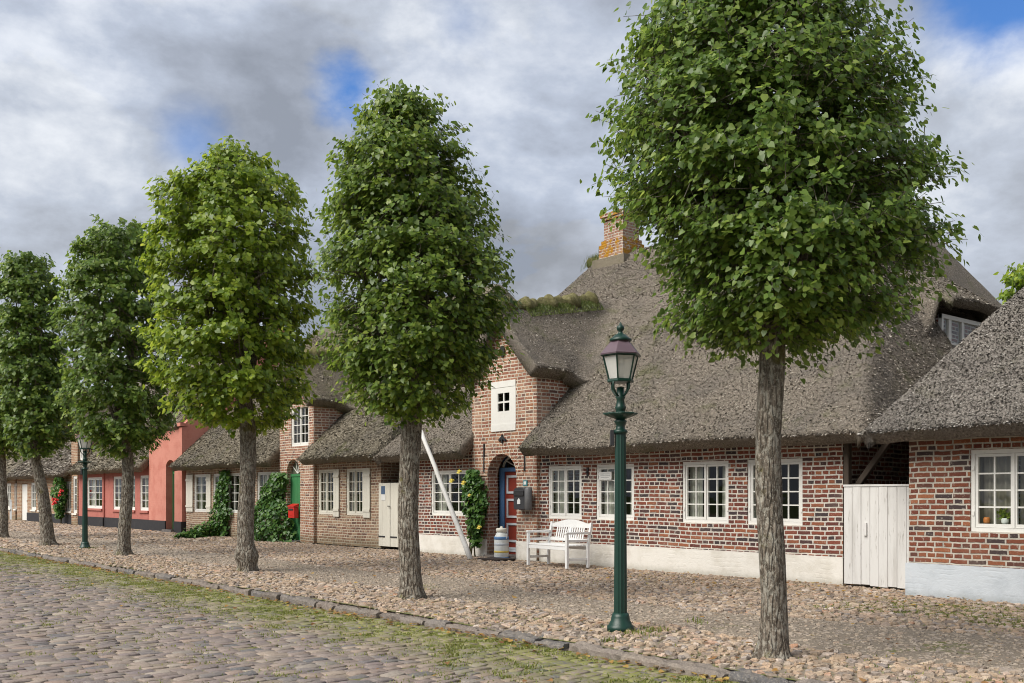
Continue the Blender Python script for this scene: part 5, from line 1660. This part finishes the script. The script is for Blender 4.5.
# ================================================================== climbing plants
def blob_plant(name, label, cat, base, P, Nn, size, mat, stems, flower=None):
    t = thing(name, label, cat, base)
    n = len(P)
    T = rand_dir(n) * .6 + np.array([0, -.2, -.6])
    V, Fq = leaf_geo(P, Nn + rng.normal(0, .4, (n, 3)), T, size * rng.uniform(.6, 1.3, n))
    link('foliage', np_mesh('foliage', V - ORG[t.name], [Fq], True), mat, t)
    b = MB()
    for s_ in stems: b.tube(s_[0], s_[1], 6)
    b.build('stem', M['stem'], t, smooth=True)
    if flower:
        for (p, r) in flower[1]:
            b = MB()
            nn = 14
            for k in range(nn):
                a = k * 2.4; q = r * (.25 + .75 * k / nn)
                d_ = Vector((math.cos(a), -.6, math.sin(a))).normalized()
                b.add([Vector(p) + d_ * q * .3, Vector(p) + d_ * q + Vector((-d_.z, 0, d_.x)) * q * .5, Vector(p) + d_ * q * 1.25 - Vector((0, q * .3, 0)), Vector(p) + d_ * q - Vector((-d_.z, 0, d_.x)) * q * .5], [(0, 1, 2, 3)])
            b.lathe([(r * .3, -r * .3), (r * .62, -r * .1), (r * .62, r * .15), (r * .3, r * .4)], 8, p)
            b.build('flower', M[flower[0]], t)
    return t


# rose at the red door
by_ = 14.1
bx_ = PX(472, by_)
n = 1900
u = rng.random(n)
zz = .25 + 1.75 * u ** .8
wid = np.interp(zz, [.2, .6, 1.2, 1.7, 2.05], [.10, .20, .34, .36, .14])
a = rng.uniform(0, 2 * np.pi, n); rr_ = wid * np.sqrt(rng.random(n)) * (1 + .45 * vnoise(np.cos(a) * 2.5, np.sin(a) * 2.5, zz * 5, 95)) * np.where(rng.random(n) < .06, 1.35, 1)
P = np.stack([bx_ + .06 + rr_ * np.cos(a) - .12 * np.clip(zz - 1.2, 0, 1), by_ + .05 + rr_ * .55 * np.sin(a), zz], -1)
Nn = np.stack([np.cos(a) * .3, -np.ones(n) * .7, np.full(n, .5)], -1)
stems = []
for k in range(6):
    x1_ = bx_ + rng.uniform(-.25, .3)
    stems.append(([(bx_ + rng.uniform(-.12, .12), by_, -.02), (bx_ + (x1_ - bx_) * .5, by_ + .02, .6), (x1_, by_ + .05, 1.5 + rng.uniform(0, .4))], [.018, .014, .006]))
def fp(px, py, Y): return (PX(px, Y), Y, PZ(px, py, Y))
blob_plant('rose_bush', 'tall green climbing rose with yellow blooms between the leaning pole and the red door', 'rose', (bx_, by_, 0), P, Nn, .085, M['leaf_ivy'], stems,
           ('petal_yellow', [(fp(452.5, 480.5, 13.95), .075), (fp(460, 471.5, 13.95), .075), (fp(464.5, 482.5, 13.93), .075), (fp(480, 527, 13.85), .07), (fp(470, 495, 13.85), .05)]))
# red roses far away
by_ = 14.2; bx_ = PX(61, by_)
n = 900
zz = rng.uniform(.3, 2.3, n); a = rng.uniform(0, 2 * np.pi, n)
wid = np.interp(zz, [.3, 1.0, 1.6, 2.3], [.25, .55, .7, .35]); rr_ = wid * np.sqrt(rng.random(n))
P = np.stack([bx_ + rr_ * np.cos(a), by_ - .05 + rr_ * .5 * np.sin(a), zz], -1)
blob_plant('rose_bush', 'bush of red roses climbing the orange brick wall by the far lamp', 'rose', (bx_, by_, 0), P, np.tile(np.array([[.1, -.7, .5]]), (n, 1)), .13, M['leaf_ivy'],
           [([(bx_, by_, 0), (bx_ + .1, by_, 1.2), (bx_ - .2, by_, 1.9)], [.03, .02, .01])],
           ('petal_red', [(fp(55, 503, 13.8), .16), (fp(57, 500, 13.8), .15), (fp(62, 491, 13.8), .15), (fp(54, 499, 13.8), .12), (fp(60, 495, 13.75), .10)]))


def ivy_wall(label, poly, n, spread, ground=None, size=.10, base_px=None):
    """poly: list of (z, x0, x1) outline on the wall plane"""
    zs = [p[0] for p in poly]
    zz = rng.uniform(zs[0], zs[-1], n)
    x0 = np.interp(zz, zs, [p[1] for p in poly]); x1 = np.interp(zz, zs, [p[2] for p in poly])
    u = rng.random(n)
    xx = x0 + (x1 - x0) * u + rng.normal(0, .07, n)
    rag = vnoise(xx * 2.2, zz * 2.2, 0, 96); xx = xx + (u - .5) * (x1 - x0) * (.35 * rag - .15)
    bul = np.sqrt(np.clip(1 - (2 * u - 1) ** 2, 0, 1))
    yy = D - .03 - spread * (1 + .4 * rag) * bul * np.sqrt(rng.random(n)) * np.interp(zz, [0, zs[-1]], [1.25, .5])
    P = np.stack([xx, yy, zz], -1)
    Nn = np.stack([(2 * u - 1) * .5, -np.ones(n) * .75, np.full(n, .45)], -1)
    if ground:
        gx, gy, gn, gz = ground
        k = rng.random(gn)
        gxs = gx[0] + (gx[1] - gx[0]) * k
        gys = gy[0] + (gy[1] - gy[0]) * k + rng.normal(0, .18, gn)
        P = np.concatenate([P, np.stack([gxs, gys, rng.random(gn) ** 1.5 * gz * (.25 + .75 * (1 - k))], -1)])
        Nn = np.concatenate([Nn, np.tile(np.array([[0, -.4, .8]]), (gn, 1))])
    xm_ = (poly[0][1] + poly[0][2]) / 2
    st = [([(xm_ + d_, D - .06, 0), (xm_ + d_ * 2 + .05, D - .05, zs[-1] * .5), (xm_ + d_, D - .05, zs[-1] * .9)], [.03, .02, .008]) for d_ in (-.1, .1)]
    return blob_plant('climbing_ivy', label, 'ivy', (xm_, D - .06, 0), P, Nn, size, M['leaf_ivy'], st)


ivy_wall('narrow strip of ivy climbing a wall and trailing out over the cobbles', [(0, PX(220, D), PX(232, D)), (.8, PX(219, D), PX(233, D)), (1.6, PX(222, D), PX(232, D)), (2.25, PX(223.5, D), PX(231, D))], 1300, .35, ((PX(222, D), PX(184, 12.7)), (D - .3, 12.7), 1100, .55))
ivy_wall('wide rounded ivy bush against the wall beside the red letterbox', [(0, PX(256, D), PX(300, D)), (.5, PX(257, D), PX(299, D)), (1.1, PX(264, D), PX(292, D)), (1.7, PX(273, D), PX(291, D)), (2.1, PX(279, D), PX(290, D))], 2600, .7)

# ------------------------------------------------------------------ camera
cam = bpy.data.cameras.new('camera')
cam.sensor_width = 36; cam.lens = 36 * F / 1024
cam.shift_y = (HOR - 341.5) / 1024
cam.clip_end = 2000
co_ = bpy.data.objects.new('camera', cam); C.objects.link(co_)
co_.location = (0, 0, EYE)
co_.rotation_euler = (R(90), 0, math.atan2(cs, sn))
sc.camera = co_

# ------------------------------------------------------------------ light
SUN_EL, SUN_DIR = R(46), (-.16, -.987)            # sun stands up the street, behind the camera
sd = Vector((SUN_DIR[0] * math.cos(SUN_EL), SUN_DIR[1] * math.cos(SUN_EL), math.sin(SUN_EL))).normalized()
sl = bpy.data.lights.new('sun', 'SUN'); sl.energy = 2.15; sl.angle = R(42); sl.color = (1, .95, .87)
so = bpy.data.objects.new('sun', sl); C.objects.link(so)
so.rotation_euler = sd.to_track_quat('Z', 'Y').to_euler()

w = bpy.data.worlds.new('World'); sc.world = w; w.use_nodes = True
nt = w.node_tree
bg = nt.nodes['Background']; outw = nt.nodes['World Output']


class WN(NT):
    def __init__(s, t): s.t = t


k = WN(nt)
sky = k.n('ShaderNodeTexSky', sky_type='NISHITA'); sky.sun_disc = False
sky.sun_elevation = SUN_EL; sky.sun_rotation = math.atan2(sd.x, sd.y)
bg.inputs[1].default_value = .085
tint = k.mix(1.0, sky.outputs[0], (.36, .60, .92), 'MULTIPLY')
k.l(tint, bg.inputs[0])
gen = k.coord('Generated')
dx, dy, dz = k.sep(gen)
pv = k.comb(dx, dy, k.math('MULTIPLY', dz, 1.7))
shift = k.n('ShaderNodeMapping'); k.l(pv, shift.inputs[0]); shift.inputs['Location'].default_value = (3.1, 1.7, 0)
n1 = k.noise(shift.outputs[0], 2.5, 8, .55, .3)
n2 = k.noise(shift.outputs[0], 5.0, 10, .56, .12)
n3 = k.noise(shift.outputs[0], 2.0, 4, .5)


def cam_dir(px, py):
    r, u = (px - 512) / F, (HOR - py) / F
    v = Vector((-cs + r * sn, sn + r * cs, u)).normalized()
    return v


def lobe(px, py, inner, outer):
    v = cam_dir(px, py)
    vd = k.n('ShaderNodeVectorMath', operation='DOT_PRODUCT'); k.l(gen, vd.inputs[0]); vd.inputs[1].default_value = v
    wob = k.math('MULTIPLY_ADD', n2, .13, -.065)
    ang = k.math('ADD', k.math('ARCCOSINE', k.math('MINIMUM', vd.outputs['Value'], .99999)), wob)
    return k.mr(ang, outer, inner)


cover = k.mr(n1, .33, .45)
hole = None
for (px, py, i_, o_, s_) in ((352, 92, .004, .036, 1.0), (190, 143, -.006, .042, .6), (1015, -8, .03, .085, 1.0), (460, 20, -.02, .05, .4)):
    h_ = k.math('MULTIPLY', lobe(px, py, i_, o_), s_)
    hole = h_ if hole is None else k.math('MAXIMUM', hole, h_)
fac = k.math('MULTIPLY', k.math('MAXIMUM', cover, .93), k.math('SUBTRACT', 1.0, hole))
shade = k.math('ADD', k.math('MULTIPLY', n2, .75), k.math('MULTIPLY', n3, .25))
n4 = k.noise(shift.outputs[0], 13.0, 8, .62, .1)
shade = k.math('ADD', shade, k.math('MULTIPLY_ADD', n4, .16, -.08))
for (px, py, i_, o_, s_) in ((80, 30, .02, .20, .09), (575, 110, .02, .18, .10), (985, 110, .0, .14, .10), (200, 110, .0, .12, -.04), (480, 240, .0, .16, -.07), (90, 150, 0, .1, -.05), (960, 160, .0, .10, -.05)):
    shade = k.math('ADD', shade, k.math('MULTIPLY', lobe(px, py, i_, o_), s_))
cc = k.ramp(shade, [(.40, (.142, .153, .172)), (.475, (.185, .20, .228)), (.55, (.245, .268, .31)), (.63, (.355, .372, .40)), (.74, (.465, .473, .485))])
bg2 = k.n('ShaderNodeBackground'); k.l(cc, bg2.inputs[0]); bg2.inputs[1].default_value = 1.0
mxs = k.n('ShaderNodeMixShader'); k.l(fac, mxs.inputs[0]); k.l(bg.outputs[0], mxs.inputs[1]); k.l(bg2.outputs[0], mxs.inputs[2])
k.l(mxs.outputs[0], outw.inputs[0])

sc.view_settings.view_transform = 'Standard'
sc.view_settings.look = 'None'
sc.view_settings.exposure = 1.2
sc.view_settings.gamma = 1
sc.render.engine = 'CYCLES'
sc.cycles.max_bounces = 7
sc.cycles.transparent_max_bounces = 12
sc.cycles.use_denoising = True
sc.cycles.filter_width = 1.0
